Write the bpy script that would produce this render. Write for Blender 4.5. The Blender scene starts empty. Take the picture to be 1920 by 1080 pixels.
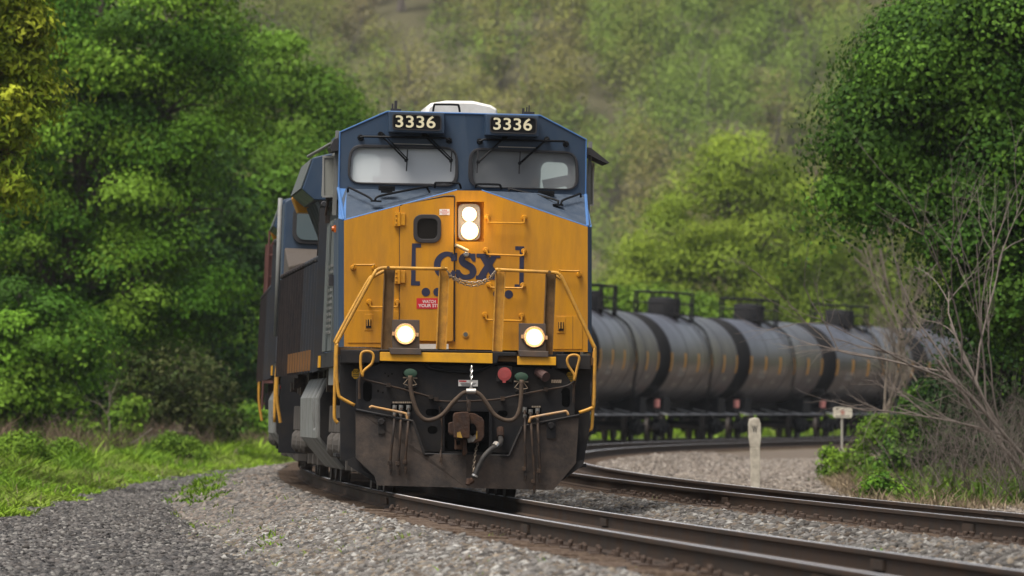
import bpy, bmesh, math, random
import numpy as np
from mathutils import Matrix, Vector
R = math.radians
scene = bpy.context.scene
COL = scene.collection
# ------------------------------------------------------------------ camera
F = 15400.0            # focal length in pixels of the 1920 wide photograph
HC = 1.04              # camera height above the rail head
PITCH = math.atan(230 / F)
cam_data = bpy.data.cameras.new('camera'); cam = bpy.data.objects.new('camera', cam_data)
COL.objects.link(cam); scene.camera = cam
cam_data.sensor_width = 36; cam_data.lens = 36 * F / 1920
cam_data.clip_start = 1; cam_data.clip_end = 6000
cam.location = (0, 0, HC); cam.rotation_euler = (R(90) + PITCH, 0, 0)
cam_data.dof.use_dof = True; cam_data.dof.focus_distance = 97; cam_data.dof.aperture_fstop = 4.8
# ------------------------------------------------------------------ light
SUN_EL, SUN_AZ = R(66), R(222)      # azimuth measured clockwise from +Y
w = bpy.data.worlds.new('World'); scene.world = w; w.use_nodes = True
nt = w.node_tree; nt.nodes.clear()
out = nt.nodes.new('ShaderNodeOutputWorld'); bg = nt.nodes.new('ShaderNodeBackground')
sky = nt.nodes.new('ShaderNodeTexSky'); sky.sky_type = 'NISHITA'; sky.sun_disc = False
sky.sun_elevation = SUN_EL; sky.sun_rotation = SUN_AZ
sky.air_density = 1.2; sky.dust_density = 5.0; sky.ozone_density = 0.6
bg.inputs['Strength'].default_value = 0.105
hs = nt.nodes.new('ShaderNodeHueSaturation'); hs.inputs['Saturation'].default_value = .5
nt.links.new(sky.outputs[0], hs.inputs['Color']); nt.links.new(hs.outputs[0], bg.inputs[0]); nt.links.new(bg.outputs[0], out.inputs[0])
sd = bpy.data.lights.new('sun', 'SUN'); sd.energy = 3.2; sd.angle = R(30); sd.color = (1, .95, .87)
so = bpy.data.objects.new('sun', sd); COL.objects.link(so)
sdir = Vector((math.sin(SUN_AZ) * math.cos(SUN_EL), math.cos(SUN_AZ) * math.cos(SUN_EL), math.sin(SUN_EL)))
so.rotation_euler = sdir.to_track_quat('Z', 'Y').to_euler(); so.location = (-40, 40, 90)
vs = scene.view_settings; vs.view_transform = 'Standard'; vs.look = 'None'; vs.gamma = 1; vs.exposure = 0.42
scene.render.engine = 'CYCLES'
cy = scene.cycles
cy.max_bounces = 6; cy.diffuse_bounces = 3; cy.glossy_bounces = 3; cy.transmission_bounces = 4; cy.transparent_max_bounces = 8
cy.use_denoising = True; cy.sample_clamp_indirect = 4; cy.caustics_reflective = False; cy.caustics_refractive = False
# ------------------------------------------------------------------ helpers
def tag(o, label=None, cat=None, group=None, kind=None):
    if label: o['label'] = label
    if cat: o['category'] = cat
    if group: o['group'] = group
    if kind: o['kind'] = kind
    return o
def empty(name, loc=(0, 0, 0)):
    o = bpy.data.objects.new(name, None); o.empty_display_size = .2; o.location = loc; COL.objects.link(o); return o
def copy_tree(o, parent=None):
    c = o.copy(); COL.objects.link(c)
    if parent is not None: c.parent = parent
    for ch in list(o.children): copy_tree(ch, c)
    return c
MATS = {}
def mat(name, col, rough=.6, metal=0, dirt=None, amount=.5, scale=3.0, bump=0, bscale=40, spec=.5, streak=1.0, coat=0):
    if name in MATS: return MATS[name]
    m = bpy.data.materials.new(name); m.use_nodes = True; n = m.node_tree; b = n.nodes['Principled BSDF']
    b.inputs['Base Color'].default_value = (*col, 1); b.inputs['Roughness'].default_value = rough
    b.inputs['Metallic'].default_value = metal; b.inputs['Specular IOR Level'].default_value = spec
    if coat: b.inputs['Coat Weight'].default_value = coat; b.inputs['Coat Roughness'].default_value = .2
    tc = n.nodes.new('ShaderNodeTexCoord')
    if dirt is not None:
        mp = n.nodes.new('ShaderNodeMapping'); mp.inputs['Scale'].default_value = (1, 1, streak)
        n.links.new(tc.outputs['Object'], mp.inputs['Vector'])
        no = n.nodes.new('ShaderNodeTexNoise'); no.inputs['Scale'].default_value = scale; no.inputs['Detail'].default_value = 8
        no.inputs['Roughness'].default_value = .68
        n.links.new(mp.outputs[0], no.inputs['Vector'])
        cr = n.nodes.new('ShaderNodeValToRGB'); cr.color_ramp.elements[0].position = .40; cr.color_ramp.elements[1].position = .68
        cr.color_ramp.elements[0].color = (0, 0, 0, 1); cr.color_ramp.elements[1].color = (amount, amount, amount, 1)
        n.links.new(no.outputs[0], cr.inputs[0])
        mx = n.nodes.new('ShaderNodeMixRGB'); mx.inputs[1].default_value = (*col, 1); mx.inputs[2].default_value = (*dirt, 1)
        n.links.new(cr.outputs[0], mx.inputs[0]); n.links.new(mx.outputs[0], b.inputs['Base Color'])
        ma = n.nodes.new('ShaderNodeMath'); ma.operation = 'MULTIPLY_ADD'; ma.inputs[1].default_value = .35; ma.inputs[2].default_value = rough
        n.links.new(cr.outputs[0], ma.inputs[0]); n.links.new(ma.outputs[0], b.inputs['Roughness'])
    if bump:
        nb = n.nodes.new('ShaderNodeTexNoise'); nb.inputs['Scale'].default_value = bscale; nb.inputs['Detail'].default_value = 5
        n.links.new(tc.outputs['Object'], nb.inputs['Vector'])
        bp = n.nodes.new('ShaderNodeBump'); bp.inputs['Strength'].default_value = bump; bp.inputs['Distance'].default_value = .02
        n.links.new(nb.outputs[0], bp.inputs['Height']); n.links.new(bp.outputs[0], b.inputs['Normal'])
    MATS[name] = m; return m
def emit(name, col, strength):
    m = bpy.data.materials.new(name); m.use_nodes = True; n = m.node_tree
    b = n.nodes['Principled BSDF']; b.inputs['Base Color'].default_value = (.8, .8, .8, 1); b.inputs['Roughness'].default_value = .15
    b.inputs['Emission Color'].default_value = (*col, 1); b.inputs['Emission Strength'].default_value = strength
    MATS[name] = m; return m
def tint_mat(name, rough=.6, trans=0.0, spec=.3, attr='tint'):
    """colour from the per-face 'tint' attribute (each leaf or stone has its own colour)"""
    m = bpy.data.materials.new(name); m.use_nodes = True; n = m.node_tree; b = n.nodes['Principled BSDF']
    at = n.nodes.new('ShaderNodeAttribute'); at.attribute_name = attr
    n.links.new(at.outputs['Color'], b.inputs['Base Color']); b.inputs['Roughness'].default_value = rough
    b.inputs['Specular IOR Level'].default_value = spec
    if trans:
        tr = n.nodes.new('ShaderNodeBsdfTranslucent'); mx = n.nodes.new('ShaderNodeMixShader'); mx.inputs[0].default_value = trans
        n.links.new(at.outputs['Color'], tr.inputs[0]); n.links.new(b.outputs[0], mx.inputs[1]); n.links.new(tr.outputs[0], mx.inputs[2])
        n.links.new(mx.outputs[0], n.nodes['Material Output'].inputs[0])
    MATS[name] = m; return m
def catmull(pts, k=6):
    P = [Vector(p) for p in pts]
    if len(P) < 3: return P
    out = []
    Q = [P[0] * 2 - P[1]] + P + [P[-1] * 2 - P[-2]]
    for i in range(1, len(Q) - 2):
        a, b, c, d = Q[i - 1:i + 3]
        for j in range(k):
            t = j / k
            out.append(.5 * ((2 * b) + (c - a) * t + (2 * a - 5 * b + 4 * c - d) * t * t + (3 * b - a - 3 * c + d) * t ** 3))
    out.append(P[-1]); return out
class MB:
    def __init__(self): self.v = []; self.f = []
    def add(self, vs, fs):
        o = len(self.v); self.v += [tuple(v) for v in vs]; self.f += [tuple(i + o for i in f) for f in fs]; return self
    def box(self, c, s, rot=None):
        c = Vector(c); hx, hy, hz = s[0] / 2, s[1] / 2, s[2] / 2
        vs = [Vector((x, y, z)) for x in (-hx, hx) for y in (-hy, hy) for z in (-hz, hz)]
        if rot is not None: vs = [rot @ v for v in vs]
        return self.add([v + c for v in vs], [(0, 1, 3, 2), (4, 6, 7, 5), (0, 4, 5, 1), (2, 3, 7, 6), (0, 2, 6, 4), (1, 5, 7, 3)])
    def bx(self, x0, x1, y0, y1, z0, z1): return self.box(((x0 + x1) / 2, (y0 + y1) / 2, (z0 + z1) / 2), (abs(x1 - x0), abs(y1 - y0), abs(z1 - z0)))
    def loft(self, A, B, caps=True):
        n = len(A); fs = [(i, (i + 1) % n, n + (i + 1) % n, n + i) for i in range(n)]
        if caps: fs += [tuple(range(n))[::-1], tuple(range(n, 2 * n))]
        return self.add(list(A) + list(B), fs)
    def prism(self, poly, y0, y1):          # poly of (x,z), extruded along y
        return self.loft([(x, y0, z) for x, z in poly], [(x, y1, z) for x, z in poly])
    def prism_x(self, poly, x0, x1):        # poly of (y,z), extruded along x
        return self.loft([(x0, y, z) for y, z in poly], [(x1, y, z) for y, z in poly])
    def tube(self, pts, r, n=8, caps=True, closed=False):
        P = [Vector(p) for p in pts]; m = len(P)
        rs = r if isinstance(r, (list, tuple)) else [r] * m
        prev = None; rings = []
        for i, p in enumerate(P):
            t = (P[(i + 1) % m] - P[i - 1]) if closed else (P[min(i + 1, m - 1)] - P[max(i - 1, 0)])
            if t.length < 1e-9: t = Vector((0, 0, 1))
            t.normalize()
            if prev is None: u = t.orthogonal().normalized()
            else:
                u = prev - t * prev.dot(t)
                u = u.normalized() if u.length > 1e-6 else t.orthogonal().normalized()
            prev = u; v = t.cross(u)
            rings.append([p + (u * math.cos(2 * math.pi * k / n) + v * math.sin(2 * math.pi * k / n)) * rs[i] for k in range(n)])
        fs = []
        for i in range(m if closed else m - 1):
            j = (i + 1) % m
            fs += [(i * n + k, i * n + (k + 1) % n, j * n + (k + 1) % n, j * n + k) for k in range(n)]
        if caps and not closed: fs += [tuple(range(n))[::-1], tuple((m - 1) * n + k for k in range(n))]
        return self.add([q for ring in rings for q in ring], fs)
    def lathe(self, prof, o=(0, 0, 0), axis='y', n=24, sx=1, sz=1):  # prof of (radius, height along axis)
        o = Vector(o); vs = []; fs = []
        for r, h in prof:
            for k in range(n):
                a = 2 * math.pi * k / n; c, s = r * math.cos(a) * sx, r * math.sin(a) * sz
                vs.append(o + Vector({'x': (h, c, s), 'y': (c, h, s), 'z': (c, s, h)}[axis]))
        for i in range(len(prof) - 1):
            fs += [(i * n + k, i * n + (k + 1) % n, (i + 1) * n + (k + 1) % n, (i + 1) * n + k) for k in range(n)]
        fs += [tuple(range(n))[::-1], tuple((len(prof) - 1) * n + k for k in range(n))]
        return self.add(vs, fs)
    def disc(self, c, r, t=.01, axis='y', n=24, sx=1, sz=1): return self.lathe([(r, -t), (r, 0)], c, axis, n, sx, sz)
    def pieces(self):
        """groups of loose islands that stand apart: each becomes a part of its own"""
        n = len(self.v); par = list(range(n))
        def root(i):
            while par[i] != i: par[i] = par[par[i]]; i = par[i]
            return i
        for f in self.f:
            r0 = root(f[0])
            for i in f[1:]: par[root(i)] = r0
        rid = [root(i) for i in range(n)]; ids = {r: k for k, r in enumerate(sorted(set(rid)))}; isl = np.array([ids[r] for r in rid]); k = len(ids)
        if k == 1 or k > 700: return None
        P_ = np.array([tuple(v) for v in self.v]); lo = np.full((k, 3), 1e9); hi = -lo; np.minimum.at(lo, isl, P_); np.maximum.at(hi, isl, P_)
        size = (hi - lo).max(1); gap = np.maximum(0, np.maximum(lo[:, None] - hi[None], lo[None] - hi[:, None])); near = np.sqrt((gap ** 2).sum(2)) <= np.maximum(.02, .5 * np.maximum(size[:, None], size[None]))
        lab = -np.ones(k, int); g = 0
        for i in range(k):
            if lab[i] >= 0: continue
            st = [i]; lab[i] = g
            while st:
                j = st.pop()
                for q in np.nonzero(near[j] & (lab < 0))[0]: lab[q] = g; st.append(q)
            g += 1
        return (lab[isl], g) if 1 < g <= 14 else None
    def build(self, name, m, parent=None, smooth=False, bevel=0, seg=2):
        pc = self.pieces()
        if pc and parent is not None:
            vg, g = pc; obs = []
            for q in range(g):
                idx = np.nonzero(vg == q)[0]; mp = {int(i): j for j, i in enumerate(idx)}; s_ = MB()
                s_.v = [self.v[i] for i in idx]; s_.f = [tuple(mp[i] for i in f) for f in self.f if vg[f[0]] == q]; obs.append(s_._one(name, m, parent, smooth, bevel, seg))
            return obs[0]
        return self._one(name, m, parent, smooth, bevel, seg)
    def _one(self, name, m, parent=None, smooth=False, bevel=0, seg=2):
        me = bpy.data.meshes.new(name); me.from_pydata(self.v, [], self.f); me.validate(); me.update()
        bm = bmesh.new(); bm.from_mesh(me); bmesh.ops.recalc_face_normals(bm, faces=bm.faces); bm.to_mesh(me); bm.free()
        return link_mesh(name, me, m, parent, smooth, bevel, seg)
def link_mesh(name, me, m, parent=None, smooth=False, bevel=0, seg=2):
    if m is not None: me.materials.append(m)
    if smooth:
        me.shade_smooth()
        if smooth != 'all': me.set_sharp_from_angle(angle=R(38))
    o = bpy.data.objects.new(name, me); COL.objects.link(o)
    if parent is not None: o.parent = parent
    if bevel:
        b = o.modifiers.new('bevel', 'BEVEL'); b.width = bevel; b.segments = seg; b.limit_method = 'ANGLE'; b.angle_limit = R(40)
    return o
def np_mesh(name, V, Fc, m, tint=None, parent=None, smooth=False):
    """big meshes straight from numpy: V (n,3), Fc (k, 3 or 4), tint (n,3)"""
    me = bpy.data.meshes.new(name); n = len(V); k, q = Fc.shape
    me.vertices.add(n); me.vertices.foreach_set('co', np.ascontiguousarray(V, dtype=np.float32).ravel())
    me.loops.add(k * q); me.loops.foreach_set('vertex_index', np.ascontiguousarray(Fc, dtype=np.int32).ravel())
    me.polygons.add(k); me.polygons.foreach_set('loop_start', np.arange(0, k * q, q, dtype=np.int32))
    me.polygons.foreach_set('loop_total', np.full(k, q, dtype=np.int32))
    me.update(calc_edges=True)
    if tint is not None:
        a = me.attributes.new('tint', 'FLOAT_COLOR', 'POINT')
        c = np.ones((n, 4), dtype=np.float32); c[:, :3] = tint; a.data.foreach_set('color', c.ravel())
    if smooth: me.shade_smooth()
    me.materials.append(m)
    o = bpy.data.objects.new(name, me); COL.objects.link(o)
    if parent is not None: o.parent = parent
    return o
def text_obj(name, txt, box, place, m, parent, bold=0.0, ext=.002, spacing=1.0):
    """real raised lettering fitted into box=(x0,x1,z0,z1); place(x,z) gives the 3-D point of the surface"""
    cu = bpy.data.curves.new('lettering', 'FONT'); cu.body = txt; cu.offset = bold; cu.space_character = spacing; cu.resolution_u = 6
    cu.align_x = 'CENTER'
    ob = bpy.data.objects.new('lettering', cu); COL.objects.link(ob)
    dg = bpy.context.evaluated_depsgraph_get(); me = bpy.data.meshes.new_from_object(ob.evaluated_get(dg))
    bpy.data.objects.remove(ob); bpy.data.curves.remove(cu)
    n = len(me.vertices); co = np.empty(n * 3, dtype=np.float32); me.vertices.foreach_get('co', co); co = co.reshape(n, 3)
    lo, hi = co.min(0), co.max(0); x0, x1, z0, z1 = box
    for v in me.vertices:
        a = x0 + (v.co.x - lo[0]) / (hi[0] - lo[0]) * (x1 - x0); b = z0 + (v.co.y - lo[1]) / (hi[1] - lo[1]) * (z1 - z0)
        v.co = place(a, b)
    return link_mesh(name, me, m, parent)
# ------------------------------------------------------------------ the curve of the line
_ys = np.arange(-40, 640, .25)
_k = np.interp(_ys, [40, 85, 110, 135, 160, 200, 250, 300, 450], [0, .000392, .000639, .00079, .000812, .001267, .001893, .00193, .001889])
_sl = np.cumsum(_k) * .25; _sl += -.073958 - np.interp(80, _ys, _sl); _cs = np.cumsum(_sl) * .25; _cs += .7078 - np.interp(80, _ys, _cs)
def c(y): return np.interp(y, _ys, _cs)          # centre of the left track at distance y
_th = np.arctan(np.gradient(_cs, _ys))
_s = np.concatenate([[0], np.cumsum(np.hypot(np.diff(_ys), np.diff(_cs)))]); _s -= np.interp(100, _ys, _s)
def at_s(s):             # point and heading of track 1 at arc length s behind the first locomotive's nose
    y = float(np.interp(s, _s, _ys)); return float(c(y)), y, float(np.interp(y, _ys, _th))
def offs(y, o):          # point at offset o (positive right) from track 1
    th = np.interp(y, _ys, _th); return c(y) + o * np.cos(th), y - o * np.sin(th)
def edge(y): return np.interp(y, [60, 105, 117, 158, 179, 218, 300], [-9.5, -6.9, -5.7, -4.5, -4.15, -3.7, -3.5])
CANT = R(2.4); T2 = 4.2
def gz(o, y):            # ground height
    o = np.asarray(o, float); y = np.asarray(y, float); e = edge(y)
    zr = np.interp(o, [-3.0, -2.8, -1.75, -1.4, 1.4, 2.1, 2.8, 5.6, 6.1, 7.6, 10, 14, 25, 60, 200],
                   [-.47, -.44, -.185, -.165, -.285, -.27, -.165, -.285, -.34, -.52, -.5, -.35, .1, .6, 2.0])
    zl = np.interp(e - o, [-1, 0, 1, 4, 15, 50, 200], [-.47, -.44, -.3, .0, .7, 2.2, 5.0])
    z = np.where(o < -2.9, zl, zr)
    fade = np.clip((y - 450) / 80, 0, 1)
    return z * (1 - fade) + fade * -.3
def inv_o(x, y):         # offset of a ground point (good enough)
    x = np.asarray(x, float); th = np.interp(y, _ys, _th); return (x - c(y)) * np.cos(th)
def ground(x, y): return float(gz(inv_o(x, y), y))
def W(px, py, d):        # photograph pixel at distance d -> world (used to survey real positions)
    return Vector(((px - 960) * d / F, d, HC + (770 - py) * d / F))
rng = np.random.default_rng(7)
# ------------------------------------------------------------------ ground, gravel road and hill
def ground_mat():
    m = bpy.data.materials.new('ground'); m.use_nodes = True; n = m.node_tree; b = n.nodes['Principled BSDF']
    at = n.nodes.new('ShaderNodeAttribute'); at.attribute_name = 'tint'
    tc = n.nodes.new('ShaderNodeTexCoord')
    no = n.nodes.new('ShaderNodeTexNoise'); no.inputs['Scale'].default_value = 30; no.inputs['Detail'].default_value = 8; no.inputs['Roughness'].default_value = .8
    n.links.new(tc.outputs['Object'], no.inputs['Vector'])
    cr = n.nodes.new('ShaderNodeValToRGB'); cr.color_ramp.elements[0].position = .3; cr.color_ramp.elements[1].position = .7
    cr.color_ramp.elements[0].color = (.55, .55, .55, 1); cr.color_ramp.elements[1].color = (1.4, 1.35, 1.3, 1)
    n.links.new(no.outputs[0], cr.inputs[0])
    mx = n.nodes.new('ShaderNodeMixRGB'); mx.blend_type = 'MULTIPLY'; mx.inputs[0].default_value = 1
    n.links.new(at.outputs['Color'], mx.inputs[1]); n.links.new(cr.outputs[0], mx.inputs[2]); n.links.new(mx.outputs[0], b.inputs['Base Color'])
    b.inputs['Roughness'].default_value = .95; b.inputs['Specular IOR Level'].default_value = .2
    bp = n.nodes.new('ShaderNodeBump'); bp.inputs['Strength'].default_value = .9; bp.inputs['Distance'].default_value = .04
    n.links.new(no.outputs[0], bp.inputs['Height']); n.links.new(bp.outputs[0], b.inputs['Normal'])
    return m
def build_ground():
    ys = np.concatenate([np.arange(-60, 40, 5), np.arange(40, 130, .35), np.arange(130, 260, .8), np.arange(260, 470, 3), np.arange(470, 1480, 30)])
    os_ = np.concatenate([np.arange(-420, -60, 20), np.arange(-60, -14, 2.5), np.arange(-14, -8, .5), np.arange(-8, 12, .16), np.arange(12, 30, 1), np.arange(30, 520, 20)])
    Y, O = np.meshgrid(ys, os_, indexing='ij')
    Z = gz(O, Y)
    nz = np.random.default_rng(3).normal(0, 1, Y.shape)
    near = (np.abs(O) < 14) & (Y < 300)
    Z = Z + np.where(near, nz * .005, 0)
    yc = np.minimum(Y, 560)
    th = np.interp(yc, _ys, _th); X = c(yc) + O * np.cos(th); Yp = Y - O * np.sin(th) * (Y < 560)
    bad = Y >= 460
    X = np.where(bad, O * 1.6 + 60, X); Yp = np.where(bad, Y, np.minimum(Yp, 459))
    V = np.stack([X, Yp, Z], -1).reshape(-1, 3)
    a, b = Y.shape; i = np.arange(a * b).reshape(a, b)
    Fc = np.stack([i[:-1, :-1], i[:-1, 1:], i[1:, 1:], i[1:, :-1]], -1).reshape(-1, 4)
    e = edge(Y)
    ballast = np.array((.15, .14, .13)); road = np.array((.075, .07, .068)); dirt = np.array((.10, .075, .05)); grass = np.array((.07, .10, .02)); soil = np.array((.055, .05, .03)); dry = np.array((.17, .13, .085)); bank = np.array((.14, .115, .092))
    T = np.empty(Y.shape + (3,)); T[:] = ballast
    T[(O < -2.7)] = road
    T[(np.abs(O) < 1.6)] = dirt; T[np.abs(O - T2) < 1.6] = dirt
    T[O > T2 + 1.7] = bank; T[(O < e)] = grass; T[O < e - 5] = soil; T[O > 8.6] = dry; T[O > 12] = soil
    T[Y > 300] = np.where((O[Y > 300] < -2.5)[:, None], grass, T[Y > 300])
    T[Y > 450] = grass
    o = np_mesh('ground', V, Fc, ground_mat(), T.reshape(-1, 3)); tag(o, kind='structure'); return o
build_ground()
# hill: starts 900 m away and climbs out of the top of the picture
def hz(x, y):
    t = np.clip(y - 880, 0, None)
    return -.6 + .26 * t + 6 * np.sin(x * .021 + 1) * np.clip(t / 150, 0, 1) + 4 * np.sin(x * .05 + y * .02) * np.clip(t / 150, 0, 1)
def build_hill():
    ys = np.arange(860, 1450, 15.); xs = np.arange(-420, 420, 15.)
    Y, X = np.meshgrid(ys, xs, indexing='ij'); Z = hz(X, Y)
    V = np.stack([X, Y, Z], -1).reshape(-1, 3); a, b = Y.shape; i = np.arange(a * b).reshape(a, b)
    Fc = np.stack([i[:-1, :-1], i[:-1, 1:], i[1:, 1:], i[1:, :-1]], -1).reshape(-1, 4)
    T = np.tile(np.array((.09, .085, .045)), (len(V), 1))
    tag(np_mesh('hill', V, Fc, ground_mat(), T, smooth=True), kind='structure')
build_hill()
LEAF = tint_mat('leaf', .6, .17, .10); TWIG = mat('bare_twig', (.20, .17, .14), .9); BARK = mat('bark', (.10, .08, .065), .95, dirt=(.05, .045, .035), scale=5, bump=.6, bscale=14)
PALEBARK = mat('pale_bark', (.19, .155, .12), .9, dirt=(.14, .12, .09), scale=6)
def unit(a): return a / (np.linalg.norm(a, axis=-1, keepdims=True) + 1e-9)
def leaf_quads(C, N, size, tint, r, aspect=.62, hang=0.0):
    """one folded diamond leaf per centre: C centres, N blade normals"""
    n = len(C); N = unit(N)
    t = r.normal(0, 1, (n, 3)); t[:, 2] -= hang; t = unit(t - N * (t * N).sum(1, keepdims=True)); s = np.cross(N, t)
    L = size[:, None]
    V = np.empty((n, 4, 3)); V[:, 0] = C - t * L * .5; V[:, 1] = C + s * L * aspect * .5 + N * L * .12; V[:, 2] = C + t * L * .5; V[:, 3] = C - s * L * aspect * .5 + N * L * .12
    return V.reshape(-1, 3), np.arange(n * 4).reshape(n, 4), np.repeat(tint, 4, 0)
def forest():
    r = np.random.default_rng(11)
    Vs, Ts = [], []
    pal = np.array([(.21, .20, .06), (.24, .195, .11), (.17, .22, .04), (.25, .235, .06), (.14, .21, .035), (.22, .175, .115), (.20, .25, .05), (.09, .12, .04)])
    wts = np.array([.24, .15, .18, .14, .13, .07, .09, .02])
    n = 1500
    ys = 890 + 330 * r.random(n) ** 1.0; xs = (r.random(n) - .5) * (200 + (ys - 890) * .25)
    # denser row of low growth at the foot
    xs = np.concatenate([xs, (r.random(160) - .5) * 190]); ys = np.concatenate([ys, 780 + r.random(160) * 110])
    for x, y in zip(xs, ys):
        z = float(hz(x, y)) if y > 880 else -.4
        h = r.uniform(8, 15); cr = r.uniform(2.4, 4.6)
        green = np.clip((z - 18) / 22, 0, 1)
        w2 = wts.copy(); w2[[2, 4, 6]] *= 1 + 2.5 * green; w2 /= w2.sum()
        f = math.sin(x * .045 + 1.3) * math.sin(y * .021 + .6) + .6 * math.sin(x * .083 + y * .03) + r.normal(0, .45)
        gr, ol, br = np.array((.175, .255, .04)), np.array((.235, .225, .06)), np.array((.24, .19, .115))
        f += .95 * green - .22; base = (ol + (gr - ol) * min(f, 1.0) if f > 0 else ol + (br - ol) * min(-f, 1.0)) * r.uniform(.9, 1.12)
        k = int(950 * (cr / 3.5) ** 2)
        u = unit(r.normal(0, 1, (k, 3))); rad = r.random(k) ** .35
        P = u * rad[:, None] * np.array((cr, cr, h * .36)) ; P += 0.5 * np.sin(P[:, [1, 2, 0]] * 1.9 + x)
        Cn = P + np.array((x, y, z + h * .6))
        N = u * .6 + r.normal(0, .35, (k, 3)) + np.array((0, 0, .9))
        V, _, T = leaf_quads(Cn, N, r.uniform(.22, .5, k), base * r.uniform(.9, 1.1, (k, 1)), r, .8)
        Vs.append(V); Ts.append(T)
        if r.random() < .5:      # pale upright trunks and limbs of the barer trees
            for q in range(r.integers(2, 6)):
                a = np.array((x + r.normal(0, .6), y, z)); b = np.array((x + r.normal(0, cr * .6), y + r.normal(0, 1), z + h * r.uniform(.6, 1.05)))
                wd = np.array((.16, 0, 0)); Vs.append(np.array([a - wd, a + wd, b + wd * .3, b - wd * .3])); Ts.append(np.tile(np.array((.2, .17, .15)) * r.uniform(.6, 1.1), (4, 1)))
    V = np.concatenate(Vs); T = np.concatenate(Ts)
    o = np_mesh('hillside_woods', V, np.arange(len(V)).reshape(-1, 4), LEAF, T)
    tag(o, 'blurred olive and brown spring woods covering the far hillside', 'woods', kind='stuff')
forest()
# ------------------------------------------------------------------ trees and shrubs
def tree(name, label, cat, base, blobs, leaf, nclump, per, clump, cols, seed, trunk_r=.18, limbs=True, bark=None, group=None, flat=.5, hang=.3, seeds=0, inner=.5, up=.9, aspect=.62):
    """blobs: ellipsoids (centre, radii) that the crown's leaf clumps fill; trunk and limbs run to them"""
    r = np.random.default_rng(seed); base = Vector(base)
    root = empty(name, base); tag(root, label, cat, group)
    bl = [(np.array(b[0]) - np.array(base), np.array(b[1])) for b in blobs]
    vol = np.array([(b[1][0] * b[1][1] * b[1][2]) ** .72 for b in bl]); vol /= vol.sum()
    Cc = []
    while len(Cc) < nclump:
        i = r.choice(len(bl), p=vol); ce, ra = bl[i]; u = unit(r.normal(0, 1, 3)); p = ce + u * ra * (inner + (1.02 - inner) * r.random() ** .6)
        deep = False
        for j, (c2, r2) in enumerate(bl):
            if j != i and np.linalg.norm((p - c2) / r2) < .62: deep = True
        if deep or p[2] < -.05: continue
        Cc.append((p, (p - ce) / ra))
    Vs, Ts = [], []; cols = [np.array(q) for q in cols]
    for p, u in Cc:
        k = int(per * r.uniform(.5, 1.5)); rc = clump * r.uniform(.55, 1.35)
        q = r.normal(0, .5, (k, 3)) * np.array((rc, rc, rc * flat)); q[:, 2] -= .35 * (q[:, 0] ** 2 + q[:, 1] ** 2) / rc
        N = r.normal(0, .30, (k, 3)) + np.array((0, 0, up * .75)) + u * .35 + q * np.array((1, 1, 1.6)) * 1.0 / rc
        base_c = cols[r.integers(len(cols))] * r.uniform(.65, 1.3)
        t = base_c * r.uniform(.82, 1.18, (k, 1))
        V, _, T = leaf_quads(p + q, N, leaf * r.uniform(.6, 1.3, k), t, r, aspect, hang); Vs.append(V); Ts.append(T)
    V = np.concatenate(Vs); T = np.concatenate(Ts)
    np_mesh('crown', V, np.arange(len(V)).reshape(-1, 4), LEAF, T, root)
    if seeds:
        Vs, Ts = [], []
        for p, u in [Cc[i] for i in r.choice(len(Cc), min(seeds, len(Cc)), replace=False)]:
            k = 60; q = r.normal(0, 1, (k, 3)) * np.array((.07, .07, .2)) + np.array((0, 0, -.16)) + r.normal(0, .1, 3)
            V, _, T = leaf_quads(p + q, r.normal(0, 1, (k, 3)), np.full(k, .06), np.array((.17, .06, .03)) * r.uniform(.6, 1.3, (k, 1)), r, .5, 1.5); Vs.append(V); Ts.append(T)
        V = np.concatenate(Vs); np_mesh('seed_clusters', V, np.arange(len(V)).reshape(-1, 4), LEAF, np.concatenate(Ts), root)
    if limbs:
        m = MB(); top = max(b[0][2] + b[1][2] * .5 for b in bl); cx = float(np.mean([b[0][0] for b in bl])); cyy = float(np.mean([b[0][1] for b in bl]))
        tp = [Vector((cx * t * t + r.normal(0, .12) * t, cyy * t * t, top * t - .15 * (t == 0))) for t in np.linspace(0, 1, 8)]
        m.tube(tp, [trunk_r * (1.25 - 1.12 * t) for t in np.linspace(0, 1, 8)], 8)
        for ce, ra in bl:
            t0 = min(max((ce[2] - ra[2] * .9) / top, .12), .85); a = tp[int(t0 * 7)]; ce = Vector(ce); mid = (a + ce) / 2 + Vector((0, 0, .25))
            m.tube(catmull([a, mid, ce], 3), [trunk_r * .5, trunk_r * .45, trunk_r * .42, trunk_r * .36, trunk_r * .3, trunk_r * .26, trunk_r * .22], 6)
            for _ in range(7):
                u = Vector(unit(r.normal(0, 1, 3))); e = ce + Vector(np.array(u) * ra * .92)
                m.tube(catmull([ce.lerp(mid, .3 * r.random()), (ce + e) / 2 + Vector((0, 0, .12)), e], 3), [trunk_r * .2, trunk_r * .17, trunk_r * .14, trunk_r * .11, trunk_r * .09, trunk_r * .06, trunk_r * .04], 5)
        m.build('trunk', bark or BARK, root, smooth='all')
    return root
def PB(d, *bl, deep=.9):       # crown blobs surveyed as (x, y, half width, half height[, extra distance])
    o = []
    for b in bl:
        dd = d + (b[4] if len(b) > 4 else 0); k = d / F
        o.append((tuple(W(b[0], b[1], dd)), (b[2] * k, max(b[2], b[3]) * k * deep, b[3] * k)))
    return o
def at_px(px, d):
    x = (px - 960) * d / F; return (x, d, ground(x, d) - .02)
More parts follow.
